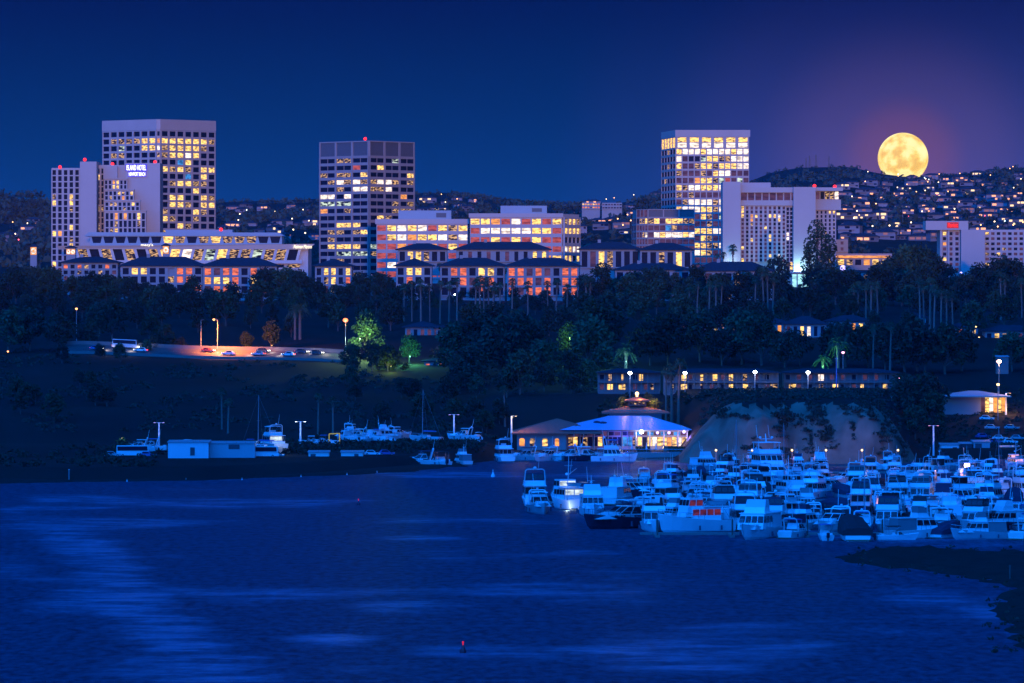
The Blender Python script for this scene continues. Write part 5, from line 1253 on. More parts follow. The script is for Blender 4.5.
def sedan(key, L=12.5, canvas='black', hm=gel):
    b = Boat(key, 'cabin_cruiser', 'boxy cabin cruiser with %s aft canvas' % canvas, L); Bm = L * .33; H = 1.35; b.base(L, Bm, H, 2.15, hm)
    mb = MB(); p = cab(mb, -L * .12, L * .24, Bm * .42, H, H + 2.0, L * .08, 0, .14); c = b.p('cabin', mb, gel); b.glass(p, c, front=4, side=3, v=(.42, .86))
    mb = MB(); cab(mb, L * .20, L * .38, Bm * .30, H, H + .7, L * .08, 0, .2); b.p('foredeck', mb, gel)
    mb = MB(); mb.box(-Bm * .43, Bm * .43, -L * .42, L * .17, H + 2.02, H + 2.14); b.p('cabin_roof', mb, gel)
    mb = MB(); cab(mb, -L * .44, -L * .125, Bm * .41, H + .1, H + 2.0, 0, .25, .06); b.p('aft_canvas', mb, canv[canvas])
    z = H + 2.14; mb = MB(); cab(mb, -L * .10, L * .10, Bm * .34, z, z + .75, .5, .1, .08); f = b.p('flybridge', mb, gel)
    mb = MB(); cab(mb, -L * .09, L * .06, Bm * .33, z + .76, z + 1.75, .5, .15, .1); b.p('flybridge_canvas', mb, canv[canvas], f)
    a = b.p('mast', (lambda m_: (m_.tube((0, -L * .13, z), (0, -L * .16, z + 3.2), .07, .04, 6), m_.tube((-.6, -L * .15, z + 2.3), (.6, -L * .15, z + 2.3), .03, .03, 4), m_)[-1])(MB()), gel); b.dome(a, (0, -L * .15, z + 2.0), .24); b.fin()
def sportfish(key, L=13.5, canvas='white'):
    b = Boat(key, 'sportfishing_boat', 'sportfishing boat with a tall tuna tower', L); Bm = L * .33; H = 1.25; b.base(L, Bm, H, 2.6)
    mb = MB(); p = cab(mb, -L * .08, L * .22, Bm * .42, H, H + 2.0, L * .10, 0, .14); c = b.p('cabin', mb, gel); b.glass(p, c, front=3, side=2, back=2, v=(.40, .86))
    z = H + 2.0; mb = MB(); mb.box(-Bm * .43, Bm * .43, -L * .16, L * .14, z + .02, z + .14); cab(mb, -L * .10, L * .10, Bm * .40, z + .14, z + .9, .5, 0, .05); f = b.p('flybridge', mb, gel)
    mb = MB(); mb.box(-Bm * .40, Bm * .40, -L * .11, -L * .105, z + .9, z + 2.1); b.p('clear_curtain', mb, bglass, f)
    ht = b.p('hardtop', bimini(-L * .14, L * .10, Bm * .42, z + 2.15, .14, .05), gel); b.p('hardtop_frame', posts(-L * .12, L * .08, Bm * .40, z + .14, z + 2.2, .05), chrome, ht)
    mb = MB(); zt = z + 5.0
    for sx_ in (-1, 1):
        for y in (-L * .10, L * .05): mb.tube((sx_ * Bm * .38, y, z + 2.2), (sx_ * .55, y * .35, zt), .05, .04, 5)
    for k in range(5): q = k / 5; w_ = Bm * .38 * (1 - q) + .55 * q; mb.tube((-w_, -L * .10 * (1 - .65 * q), z + 2.2 + (zt - z - 2.2) * q), (w_, -L * .10 * (1 - .65 * q), z + 2.2 + (zt - z - 2.2) * q), .035, .035, 4)
    mb.box(-.7, .7, -.7, .6, zt, zt + .08); mb.path([(-.7, -.7, zt + .9), (.7, -.7, zt + .9), (.7, .6, zt + .9), (-.7, .6, zt + .9), (-.7, -.7, zt + .9)], .035, 4); b.p('tuna_tower', mb, chrome)
    mb = MB()
    for s in (-1, 1): mb.tube((s * Bm * .45, 0, H + 1.4), (s * (Bm * .45 + 1.0), -L * .32, H + 7.5), .05, .02, 4)
    b.p('outrigger', mb, chrome); mb = MB(); mb.box(-.35, .35, -L * .27, -L * .21, H, H + 1.1); b.p('fighting_chair', mb, canv['white']); b.fin()
def trawler(key, L=13.5):
    b = Boat(key, 'trawler_yacht', 'trawler yacht with high pilothouse and mast', L); Bm = L * .33; H = 1.7; b.base(L, Bm, H, 2.8)
    mb = MB(); p = cab(mb, -L * .30, L * .10, Bm * .40, H, H + 2.0, .1, 0, .1); c = b.p('cabin', mb, gel); b.glass(p, c, front=0, side=4, back=2, v=(.42, .85))
    mb = MB(); p = cab(mb, -L * .06, L * .17, Bm * .36, H + .6, H + 3.4, L * .05, 0, .1); c = b.p('pilothouse', mb, gel); b.glass(p, c, front=3, side=2, back=2, v=(.6, .9))
    z = H + 2.0; mb = MB(); mb.box(-Bm * .46, Bm * .46, -L * .46, -L * .06, z + .02, z + .14); d_ = b.p('boat_deck', mb, gel); b.p('deck_post', posts(-L * .44, -L * .32, Bm * .43, H - .2, z), chrome, d_)
    mb = MB(); mb.path([(-Bm * .44, -L * .08, z + .95), (-Bm * .44, -L * .45, z + .95), (Bm * .44, -L * .45, z + .95), (Bm * .44, -L * .08, z + .95)], .035, 4); b.p('deck_rail', mb, chrome, d_)
    mb = MB(); mb.hexa([(-.7, -L * .40, z + .3), (.5, -L * .40, z + .3), (.5, -L * .20, z + .3), (-.7, -L * .20, z + .3), (-.95, -L * .42, z + .85), (.75, -L * .42, z + .85), (.6, -L * .16, z + .9), (-.8, -L * .16, z + .9)]); b.p('tender', mb, gelg, d_)
    mb = MB(); mb.tube((0, -L * .08, H + 3.4), (0, -L * .10, H + 7.6), .10, .05, 6); mb.tube((0, -L * .08, H + 4.2), (0, -L * .38, H + 5.4), .06, .05, 5); mb.tube((-.8, -L * .09, H + 5.8), (.8, -L * .09, H + 5.8), .04, .04, 4); m_ = b.p('mast', mb, gel); b.dome(m_, (0, -L * .03, H + 4.3), .3); b.fin()
def runabout(key, L=7.5, canvas='blue'):
    b = Boat(key, 'runabout', 'small open runabout with outboard and %s top' % canvas, L); Bm = L * .32; H = .85; b.p('hull', hull(L, Bm, H, 1.25), [gel, bottom])
    mb = MB(); p = cab(mb, -L * .02, L * .14, Bm * .40, H, H + .75, L * .09, 0, .2); c = b.p('windscreen_frame', mb, gel); b.glass(p, c, front=2, side=1, v=(.1, .9))
    t = b.p('bimini', bimini(-L * .28, L * .05, Bm * .42, H + 1.6, .08, .12), canv[canvas]); b.p('bimini_frame', posts(-L * .24, L * .02, Bm * .42, H, H + 1.65, .025), chrome, t)
    mb = MB(); mb.box(-Bm * .36, Bm * .36, -L * .42, -L * .34, H - .1, H + .38); mb.box(-.5, .5, -L * .14, -L * .07, H - .1, H + .55); b.p('seat', mb, canv['white'])
    mb = MB(); mb.hexa([(-.22, -L / 2 - .7, .5), (.22, -L / 2 - .7, .5), (.22, -L / 2 - .1, .5), (-.22, -L / 2 - .1, .5), (-.26, -L / 2 - .85, 1.25), (.26, -L / 2 - .85, 1.25), (.22, -L / 2 - .15, 1.3), (-.22, -L / 2 - .15, 1.3)]); mb.box(-.1, .1, -L / 2 - .5, -L / 2 - .2, -.4, .5); b.p('outboard_motor', mb, navy); b.fin()
def covered(key, L=11.5, canvas='black'):
    b = Boat(key, 'covered_boat', 'boat wholly wrapped in a %s canvas cover' % canvas, L); Bm = L * .34; H = 1.2; b.p('hull', hull(L, Bm, H, 1.9), [gel, bottom])
    mb = MB(); rr = []
    for t in (0, .12, .3, .5, .7, .88, .98):
        w = max(.15, (Bm / 2 + .08) * (1 - max(0, (t - .42) / .58) ** 2.1)); h = H + .7 * t * t; y = -L / 2 - .1 + L * t; k = 1.75 * math.sin(math.pi * min(1, .2 + .72 * (1 - t))) + .2; rr.append([(-w, y, h - .35), (-w * .96, y, h + k * .45), (-w * .7, y, h + k * .85), (0, y, h + k), (w * .7, y, h + k * .85), (w * .96, y, h + k * .45), (w, y, h - .35)])
    for r_ in rr: mb.V += r_
    for i in range(len(rr) - 1):
        for j in range(6): mb.F.append((i * 7 + j, i * 7 + j + 1, i * 7 + j + 8, i * 7 + j + 7)); mb.M.append(0)
    for q in (tuple(range(6, -1, -1)), tuple(range(len(rr) * 7 - 7, len(rr) * 7))): mb.F.append(q); mb.M.append(0)
    b.p('boat_cover', mb, canv[canvas]); mb = MB(); mb.box(-Bm * .42, Bm * .42, -L / 2 - .9, -L / 2 - .12, .18, .3); b.p('swim_platform', mb, teak); b.fin()
def sailboat(key, L=11.5):
    b = Boat(key, 'sailboat', 'sailboat with bare mast and furled sail', L); Bm = L * .29; H = 1.1; b.base(L, Bm, H, 1.6, plat=False)
    mb = MB(); p = cab(mb, -L * .12, L * .24, Bm * .30, H, H + .6, L * .1, 0, .12); c = b.p('cabin', mb, gel); b.glass(p, c, front=0, side=3, v=(.3, .75))
    mb = MB(); mb.tube((0, L * .08, H), (0, L * .06, H + L * 1.22), .10, .06, 6); mb.tube((-1.0, L * .07, H + L * .62), (1.0, L * .07, H + L * .62), .04, .04, 4); m_ = b.p('mast', mb, steel)
    mb = MB(); 
    for q in ((0, L / 2 - .1, 1.6), (0, -L / 2 + .1, H), (-Bm * .48, 0, H), (Bm * .48, 0, H)): mb.tube(q, (0, L * .06, H + L * 1.2), .018, .018, 3)
    b.p('rigging', mb, steel); mb = MB(); mb.tube((0, L * .05, H + 1.5), (0, -L * .36, H + 1.6), .07, .07, 6); bm_ = b.p('boom', mb, steel); mb = MB(); mb.tube((0, L * .04, H + 1.75), (0, -L * .34, H + 1.72), .24, .14, 7); b.p('sail_cover', mb, canv['blue'], bm_); b.fin()
def big_yacht(key, L=23):
    b = Boat(key, 'motor_yacht', 'large three-deck motor yacht', L); Bm = 6.2; H = 2.3; b.base(L, Bm, H, 3.7)
    mb = MB(); p = cab(mb, -L * .28, L * .24, Bm * .44, H, H + 2.3, L * .08, .05, .15); c = b.p('cabin', mb, gel); b.glass(p, c, front=3, side=6, back=4, v=(.36, .85))
    mb = MB(); cab(mb, L * .2, L * .38, Bm * .34, H + .4, H + 1.3, L * .07, 0, .25); b.p('foredeck', mb, gel)
    z = H + 2.3; mb = MB(); mb.box(-Bm * .47, Bm * .47, -L * .40, L * .16, z + .02, z + .2); b.p('upper_deck', mb, gel); b.p('deck_post', posts(-L * .39, -L * .30, Bm * .44, H, z), chrome)
    mb = MB(); p = cab(mb, -L * .18, L * .14, Bm * .40, z + .2, z + 2.3, L * .06, .1, .15); c = b.p('bridge', mb, gel); b.glass(p, c, front=4, side=4, back=3, v=(.38, .86))
    z += 2.3; mb = MB(); mb.box(-Bm * .43, Bm * .43, -L * .26, L * .10, z + .02, z + .18); cab(mb, -L * .14, L * .08, Bm * .38, z + .18, z + .95, .7, .1, .05); f = b.p('sun_deck', mb, gel)
    t = b.p('hardtop', bimini(-L * .15, L * .05, Bm * .40, z + 2.3, .16, .06), gel); b.p('hardtop_frame', posts(-L * .13, L * .03, Bm * .36, z + .5, z + 2.35, .09), gel, t)
    mb = MB(); mb.tube((0, -L * .06, z + 2.5), (0, -L * .08, z + 4.2), .16, .08, 6); mb.tube((-1.3, -L * .06, z + 3.1), (1.3, -L * .06, z + 3.1), .06, .06, 5); m_ = b.p('mast', mb, gel)
    for x in (-1.3, 1.3): b.dome(m_, (x, -L * .06, z + 3.4), .34)
    b.fin()
flybridge('fa', 14.5, 'white'); flybridge('fb', 14, 'navy', True); flybridge('fc', 15.5, 'grey', True); flybridge('fd', 13, 'blue'); flybridge('fe', 14.5, 'black', True)
express('ea', 12.5, 'navy'); express('eb', 11.5, 'white'); express('ec', 13, 'white', navy); express('ed', 11, 'blue')
sedan('sa', 12.5, 'black'); sedan('sb', 12, 'navy'); sedan('sc', 13, 'white'); sedan('sd', 11.5, 'grey')
sportfish('ta'); trawler('tr'); trawler('ts', 12.5); runabout('ra', 7.5, 'blue'); runabout('rb', 7, 'white'); runabout('rc', 8, 'black')
covered('ca', 11.5, 'black'); covered('cb', 10, 'navy'); covered('cc', 10.5, 'white'); sailboat('sl'); big_yacht('by')
NB = 0
def boat(key, x, d, rz, label, s=1.0, z=0.0, hullm=None, lit=None, group='boats in the marina', X=None):
    global NB
    r, tr, used, desc, L = BOATS[key]; loc = (PX(x, d) if X is None else X, d, z + (0.0)); NB += 1
    if not used:
        BOATS[key][2] = True; o = r; o.location = loc; o.rotation_euler = (0, 0, rz); o.scale = (s, s, s); o['label'] = label
        if group: o['group'] = group
    else: o = dup(r, loc, rz, label, s, tree=tr, group=group)
    BL.append((o, hullm, lit)); return o
BL = []
PI = math.pi
rng = random.Random(77)
# boats told apart in the photograph
boat('fb', 534, 1205, 0.05, 'flybridge yacht with a dark wind-screened bridge, outermost at the bay end of the marina', 1.25)
boat('eb', 540, 1165, PI + .15, 'grey hulled express cruiser lying bow out below the outermost flybridge yacht', 1.2, hullm=gelg)
boat('tr', 566, 1190, .35, 'tall trawler yacht with mast and glowing white cockpit near the bay end', 1.25, lit=('aft_window', 'w'))
boat('sc', 592, 1152, PI + .05, 'white cabin cruiser seen bow on, right of the glowing trawler yacht', 1.25)
boat('ec', 624, 1088, PI / 2 + .6, 'dark hulled express cruiser at the front edge of the marina, bow to the bay', 1.5)
boat('ts', 694, 1071, PI / 2 + .5, 'white trawler yacht with red lit saloon windows at the front edge of the marina', 1.3, lit=('side_window', 'r'))
boat('sc', 757, 1042, PI - .35, 'white cruiser with four square windows, bow out at the front edge of the marina', 1.4)
boat('ca', 852, 1035, .08, 'boat under a big black cover, foremost of the marina', 1.4)
boat('by', 768, 1330, PI + .25, 'large three-deck motor yacht towering over the marina before the bluff', 1.15)
boat('fe', 724, 1128, PI + .1, 'flybridge yacht with a black bridge canvas behind the red lit trawler yacht', 1.2)
boat('fc', 968, 1330, PI, 'flybridge yacht blazing with pink and orange light at the back of the marina', 1.0, lit=('windscreen', 'p'))
point('boat_light', P(967, 466, 1322), (1.0, .45, .45), 3600, .5); point('boat_light', P(567, 509, 1180), (.7, .9, 1), 260, .4); point('boat_light', P(1004, 486, 1240), (1, .75, .7), 900, .4); point('boat_light', P(938, 470, 1340), (.55, .62, 1), 700, .4)
mb = MB(); mb.tube((0, 0, -8), (0, 0, 0), .1, .08, 6); o = thing('dock_or_fill_lamp', 'glaring pink white lamp above the pink lit yacht at the back of the marina', 'lamp', P(967, 466, 1325)); mb.build('pole', steel, o); mb = MB(); mb.ball((0, 0, .2), .75, 10); mb.build('bulb', emit('pink_white_glow', (1, .62, .66), 9), o)
taken = [(534, 1205), (540, 1165), (566, 1190), (592, 1152), (624, 1088), (694, 1071), (757, 1042), (852, 1035), (768, 1330), (723, 1128), (968, 1330)]
ROWN = ['front', 'second', 'third', 'fourth', 'fifth', 'sixth', 'seventh', 'eighth', 'ninth', 'hindmost']
ROWS = [(1040, 790, 1075, 6.6), (1075, 648, 1075, 6.4), (1118, 640, 1075, 6.4), (1160, 610, 1075, 6.4), (1210, 556, 1075, 6.6), (1255, 606, 1070, 6.6), (1302, 622, 1070, 6.8), (1352, 640, 1070, 7.0), (1405, 668, 1065, 7.2), (1462, 700, 1060, 7.4)]
kw = {'fa': 6, 'fb': 7, 'fc': 6, 'fd': 4, 'fe': 10, 'ea': 10, 'eb': 5, 'ec': 5, 'ed': 6, 'sa': 9, 'sb': 7, 'sc': 4, 'sd': 4, 'ta': 5, 'tr': 3, 'ts': 3, 'ra': 3, 'rb': 3, 'rc': 2, 'ca': 6, 'cb': 5, 'cc': 2, 'sl': 4}
short = {'fa': 'white topped flybridge yacht', 'fb': 'navy canvassed flybridge yacht', 'fc': 'grey canvassed flybridge yacht', 'fd': 'blue topped flybridge yacht', 'fe': 'black canvassed flybridge yacht', 'ea': 'express cruiser with navy top', 'eb': 'all white express cruiser', 'ec': 'dark hulled express cruiser', 'ed': 'express cruiser with blue top',
         'sa': 'cabin cruiser with black canvas', 'sb': 'cabin cruiser with navy canvas', 'sc': 'cabin cruiser with white canvas', 'sd': 'cabin cruiser with grey canvas', 'ta': 'sportfishing boat with tower', 'tr': 'trawler yacht', 'ts': 'short trawler yacht', 'ra': 'runabout with blue top', 'rb': 'runabout with white top', 'rc': 'runabout with black top', 'ca': 'boat under a black cover', 'cb': 'boat under a navy cover', 'cc': 'boat under a white cover', 'sl': 'sailboat'}
slots = []
for ri, (d, x0, x1, sp_) in enumerate(ROWS):
    x = x0 + 6
    while x < x1:
        dd = d + rng.uniform(-6, 6)
        w_ = dict(kw)
        if ri == 0: w_.update({'ra': 12, 'rb': 12, 'rc': 10, 'ed': 12, 'eb': 12, 'ea': 10, 'cb': 8, 'cc': 6, 'fa': 2, 'fb': 1, 'fc': 1, 'fe': 1, 'ta': 0, 'tr': 0})
        k = rng.choices(list(w_), list(w_.values()))[0]
        adv = .86 * sp_ * F / d * (.72 if k[0] == 'r' else 1.0) * rng.uniform(.9, 1.12)
        if all(abs(x - q[0]) > 24 or abs(dd - q[1]) > 22 for q in taken) and rng.random() > .05:
            rz = (0 if rng.random() < .55 else PI) + rng.gauss(0, .38)
            if ri == 0 and rng.random() < .6: rz = rng.choice([1, -1]) * PI / 2 + rng.gauss(0, .5)
            slots.append((ri, x, dd, rz, k))
        x += adv
num = {}
for ri, x, dd, rz, k in slots:
    q = (ri, k); num[q] = num.get(q, 0) + 1
    lb = '%s, %s from left of its kind, %s boat row' % (short[k], ORD[num[q] - 1], ROWN[ri])
    lit = None
    if k[0] != 'c' and k != 'sl' and rng.random() < .13: lit = (rng.choice(['windscreen', 'aft_window', 'side_window']), rng.choice('yywp'))
    boat(k, x, dd, rz, lb, rng.uniform(.95, 1.2) * (1 if ri < 6 else .9 if ri == 6 else .8), hullm=rng.choices([None, gel2, navy, gelg], [9, 3, 2.0, 2.5])[0], lit=lit)
# boats at the restaurant quay and along the left shore
for i, (k, x, d, rz, s, lb) in enumerate([('trb', 0, 0, 0, 1, '')][:0] + [('fa', 503, 1538, .2, 1.0, 'flybridge yacht seen from astern at the left end of the restaurant quay'), ('ea', 524, 1546, PI / 2 + .3, 1.0, 'cruiser with dark top beside the leftmost quay yacht'), ('eb', 547, 1543, PI / 2 + .9, 1.0, 'white express cruiser under the arched restaurant windows'),
                                      ('ed', 570, 1543, PI / 2 - .1, 1.1, 'express cruiser with blue top in the middle of the restaurant quay'), ('ec', 588, 1541, -PI / 2 + .2, 1.1, 'dark hulled cruiser below the blue restaurant roof'), ('fd', 615, 1536, -PI / 2 - .25, 1.0, 'white flybridge yacht right of the dark hulled cruiser at the restaurant quay'),
                                      ('ea', 420, 1497, PI / 2 + .1, 1.1, 'white cruiser with arch, left of three on the left shore'), ('rc', 440, 1500, .3, 1.5, 'small cruiser with dark top, middle of three on the left shore'), ('sd', 462, 1507, .35, .85, 'open sterned cruiser, right of three on the left shore')]):
    boat(k, x, d, rz, lb, s, group='boats at the restaurant quay and left shore')
# boats on land in the yard
for i, (k, x, d, rz, lb) in enumerate([('ra', 322, 1545, 1.1, 'runabout ashore left of the yellow edged frame'), ('rb', 391, 1550, .2, 'runabout ashore at the right end of the bushes, before the yard cluster'), ('eb', 398, 1566, -.9, 'white boat ashore right of the yard cluster, bow turned away'), ('rc', 372, 1572, 1.4, 'dark topped runabout ashore behind the yard cluster'), ('eb', 352, 1574, -.4, 'white boat ashore half hidden behind the yard cluster'), ('rb', 309, 1540, 1.5, 'runabout ashore right of the second yard lamp post'), ('ea', 345, 1560, .5, 'small boat stored ashore in the boat yard beside the yellow edged hatch'), ('eb', 357, 1560, 1.3, 'white boat on stands ashore, left in the yard cluster'), ('rb', 366, 1555, -.6, 'small runabout on stands in the yard cluster'), ('ed', 376, 1558, .9, 'boat with blue top on stands in the yard cluster'), ('sc', 384, 1560, -1.2, 'cabin cruiser on stands at the right end of the yard cluster'),
                                      ('rb', 186, 1520, .8, 'runabout standing ashore behind the long white shed'), ('rc', 200, 1522, -.4, 'small covered runabout ashore behind the long white shed'), ('ra', 248, 1522, 1.4, 'runabout ashore left of the tall masts'), ('eb', 463, 1562, 1.2, 'boat ashore among dark trees behind the left shore cruisers'), ('rb', 478, 1562, .2, 'small boat ashore right of the yard lamp'), ('eb', 138, 1500, 1.5, 'pale boat ashore beside the lit bush at the left yard'), ('ed', 150, 1505, 1.5, 'low boat ashore under the leftmost yard lamp')]):
    boat(k, x, d, rz, lb, .85, z=ground(x, d) + .9, group='boats ashore in the boat yard')
boat('fa', 272, 1508, .4, 'big white motor yacht ashore in the yard with a bright white lit stern', 1.0, z=ground(272, 1508) + 1.2, lit=('aft_window', 'w'), group='boats ashore in the boat yard')
point('yard_light', P(284, 440, 1498), (.75, .95, 1), 260, .3)
boat('sl', 261, 1500, 1.2, 'sailboat ashore whose tall mast with one spreader rises over the white shed', 1.0, z=ground(261, 1500) + 1)
boat('sl', 425, 1555, 1.0, 'sailboat ashore with a bare mast above the left shore cruisers', .95, z=ground(425, 1555) + 1)
for k, v in BOATS.items():
    if not v[2]:
        def rm(t):
            for c_, s in t: rm(s); bpy.data.objects.remove(c_)
        rm(v[1]); bpy.data.objects.remove(v[0])
for o, hm, lit in BL:
    for c_ in o.children:
        if hm is not None and c_.name.startswith('hull'): setmat(c_, hm)
        if lit:
            for g_ in c_.children:
                if g_.name.startswith(lit[0]): setmat(g_, cablit[lit[1]])
for i, x in enumerate((716, 752, 792, 826, 862, 898)):  # warm lamps added at the rear dock to brighten the bluff face
    d = 1492; o = thing('dock_or_fill_lamp', 'small added warm fill lamp below the bluff, %s from left' % ORD[i], 'lamp', (PX(x, d), d, 0), group='warm dock lamps below the bluff'); mb = MB(); mb.tube((0, 0, -2), (0, 0, 4.2), .1, .08, 6); mb.build('pole', steel, o); mb = MB(); mb.ball((0, 0, 4.4), .28, 8); mb.build('bulb', lamp_y, o); point('lamp_light', (0, .9, 4.4), (1, .46, .34), 1300, .3, o)
# ---------------------------------------------------------------- docks, pilings, buoys
plank = mat('dock_planks', (.17, .16, .15), .9, .25, 2.0); pile = mat('piling_timber', (.10, .085, .07), .9, .3, 1.5)
def dock(label, x0, x1, d, fingers=True):
    X0, X1 = PX(x0, d), PX(x1, d); o = thing('floating_dock', label, 'dock', ((X0 + X1) / 2, d, 0), group='floating docks of the marina'); mb = MB(); mb.box(X0 - o.location.x, X1 - o.location.x, -1.2, 1.2, -.3, .45); mb.build('deck', plank, o)
    x = X0 + 3
    while fingers and x < X1:
        mb = MB(); mb.box(x - o.location.x - .5, x - o.location.x + .5, -13, -1.2, -.3, .44); mb.build('finger', plank, o)
        mb = MB(); mb.tube((x - o.location.x, -12.6, -3), (x - o.location.x, -12.6, 3.2), .17, .17, 7); mb.tube((x - o.location.x, -12.6, 3.2), (x - o.location.x, -12.6, 3.6), .19, .02, 7, 0); mb.build('piling', pile, o)
        x += 14.2
    return o
for i, (d, x0, x1) in enumerate(((1058, 640, 1080), (1137, 600, 1080), (1232, 524, 1080), (1328, 625, 1070), (1434, 690, 1060))): dock('grey floating dock between the %s and %s boat rows' % (ROWN[i * 2], ROWN[i * 2 + 1]), x0, x1, d)
dock('long quay pontoon in front of the waterside restaurant', 492, 690, 1549, False)
buoy_r = mat('red_buoy', (.30, .02, .03), .5); buoy_w = mat('white_buoy', (.75, .75, .78), .5, .05)
def buoy(x, y, label, m, s, lamp=None):
    p = wpt(x, y); o = thing('buoy', label, 'buoy', p); mb = MB(); mb.tube((0, 0, -.3), (0, 0, .35 * s), .42 * s, .42 * s, 12); mb.tube((0, 0, .35 * s), (0, 0, .95 * s), .36 * s, .12 * s, 10); mb.build('float', m, o)
    mb = MB(); mb.tube((0, 0, .9 * s), (0, 0, 1.25 * s), .07 * s, .07 * s, 6); mb.ball((0, 0, 1.32 * s), .13 * s, 8); mb.build('topmark', lamp or m, o)
buoy(463, 653, 'dark red buoy with a red tip low in the open bay', buoy_r, 1.05, emit('buoy_red', (.9, .02, .04), .9)); buoy(358.5, 505, 'small dark buoy far out left of the middle of the bay', navy, .95, emit('buoy_red', (.9, .02, .04), .9)); buoy(493, 477, 'white spar buoy in the channel before the restaurant quay', buoy_w, 1.3)
for i, (x, y) in enumerate(((127, 481.5), (186, 480.5), (242, 480), (301, 477), (347, 475), (377, 473))): buoy(x, y, 'tiny white marker buoy along the left shore, %s from left' % ORD[i], buoy_w, .45)
o = thing('mooring_post', 'lone pale post standing off the left beach', 'post', wpt(69, 481.5)); mb = MB(); mb.tube((0, 0, -1), (0, 0, 2.9), .14, .12, 7); mb.build('shaft', steel, o); mb = MB(); mb.tube((0, 0, 2.9), (0, 0, 3.05), .2, .2, 7); mb.build('cap', buoy_w, o)
o = thing('mooring_post', 'dark post standing on the mudflat near the right edge', 'post', wpt(1010, 582)); mb = MB(); mb.tube((0, 0, -1), (0, 0, 2.6), .12, .11, 7); mb.build('shaft', pile, o); mb = MB(); mb.box(-.16, .16, -.16, .16, 2.6, 2.7); mb.build('cap', pile, o)

# ---------------------------------------------------------------- restaurant on the quay
B = Bld('waterside_restaurant', 'waterside restaurant with blue lit hipped roof, red tiled wing and gold lit cupola', 'restaurant', 605, 1585, z=2.3)
d = 1570; X = lambda x, q=d: PX(x, q)
B.wall.box(X(517), X(566), d, d + 22, 0, ZY(433, d)); B.wall.box(X(566), X(688), d + 9, d + 34, 0, ZY(430, d))
B.wall.box(X(612), X(664), d + 26, d + 42, 0, ZY(412, d))
for x in (566.5, 580, 594, 608, 622, 636, 650, 664, 678, 687.5): B.wall.tube((X(x), d + 1.4, 1.8), (X(x), d + 1.4, ZY(429.5, d)), .22, .22, 6)
B.wall.box(X(565), X(689), d + 1.0, d + 1.8, ZY(431.3, d), ZY(429.4, d)); B.wall.box(X(515), X(690), d - 14, d + 9, -1, 1.9)
for i, (x, k) in enumerate(((522, 'o'), (532.5, 'd'), (545, 'y'), (557, 'o'))):
    w_ = 2.6 if i < 3 else 2.0; pts = [P(x - w_, 446, d - .05), P(x + w_, 446, d - .05)] + [P(x + w_ * math.cos(t), 439.5 - w_ * .55 * math.sin(t), d - .05) for t in (0, .8, 1.57, 2.34, 3.14)]
    mb = MB(); mb.add(pts, [tuple(range(7))]); B.part('arched_window', mb, KIND[k])
gl = 'dypdppyppppbbdypywyyoywy'
for i in range(24): xa = 568 + i * 4.95; B.rect(xa + .4, xa + 4.5, 437, 446, d + 8.9, gl[i] if gl[i] != 'p' else '.')
for i in range(18): xa = 568 + i * 6.6; B.rect(xa + .3, xa + 6.2, 431.8, 435.4, d + 8.9, '.p'[i % 2] if i < 10 else 'bp'[i % 2])
B.done(stucco)
roofm = mat('standing_seam_metal', (.30, .50, .72), .45, .06, .3, metal=.0)
mb = MB(); xa, xb = X(560), X(692); mb.V = [(xa, d - .5, ZY(430, d)), (xb, d - .5, ZY(430, d)), (xb, d + 36, ZY(430, d)), (xa, d + 36, ZY(430, d)), (X(610), d + 20, ZY(415.8, d + 20)), (X(650), d + 20, ZY(415.8, d + 20))]; mb.F = [(0, 1, 5, 4), (1, 2, 5), (2, 3, 4, 5), (3, 0, 4), (3, 2, 1, 0)]; mb.M = [0] * 5
for k in range(27):
    t = k / 26; x = xa + (xb - xa) * t; xt = X(610) + (X(650) - X(610)) * t; mb.tube((x, d - .5, ZY(430, d) + .04), (xt, d + 20, ZY(415.8, d + 20) + .04), .05, .05, 4)
ro = B.part('metal_roof', mb, roofm)
mb = MB(); mb.ball((X(597.5), d + 10.3, ZY(422.6, d + 10)), 1.1, 8, .55); mb.ball((X(603), d + 9.9, ZY(423.0, d + 10)), 1.5, 8, .45); q = B.part('roof_ornament', mb, canv['navy']); q.parent = ro
mb = MB(); mb.hip(X(515), X(600), d - .5, d + 26, ZY(433, d) + .1, ZY(418.5, d + 12), 1.0, .4); B.part('tiled_roof', mb, redtile)
mb = MB(); mb.hip(X(608), X(668), d + 25, d + 43, ZY(412.5, d + 25), ZY(404.5, d + 33), 1.2, .4, ridge=13); B.part('tiled_roof', mb, redtile)
# cupola with gold lit filigree
d4 = d + 33; mb = MB(); mb.box(X(628, d4), X(646, d4), d4 - 3, d4 + 3, ZY(406, d4), ZY(400.5, d4)); cu_ = B.part('cupola', mb, redtile)
mb = MB(); mb.hip(X(628, d4), X(646, d4), d4 - 3, d4 + 3, ZY(400.5, d4) + .1, ZY(396.5, d4), 1.1, .3); q = B.part('cupola_roof', mb, redtile); q.parent = cu_
mb = MB(); mb.tube((X(637, d4), d4, ZY(396.6, d4)), (X(637, d4), d4, ZY(393.5, d4)), .35, .15, 6); mb.ball((X(637, d4), d4, ZY(393.6, d4)), .55, 8); q = B.part('finial', mb, lamp_y); q.parent = cu_
for i in range(4): mb = MB(); xx = 630.2 + i * 4.1; mb.quad(P(xx, 404.5, d4 - 3.06), P(xx + 2, 404.5, d4 - 3.06), P(xx + 2, 401.8, d4 - 3.06), P(xx, 401.8, d4 - 3.06)); q = B.part('cupola_window', mb, KIND['d']); q.parent = cu_
for x, y, dy, e in ((626, 399, 2.5, 300), (648, 399, 2.5, 300), (637, 396, 4, 150)): point('cupola_light', P(x, y, d4 - dy), (1, .55, .12), e, .4)
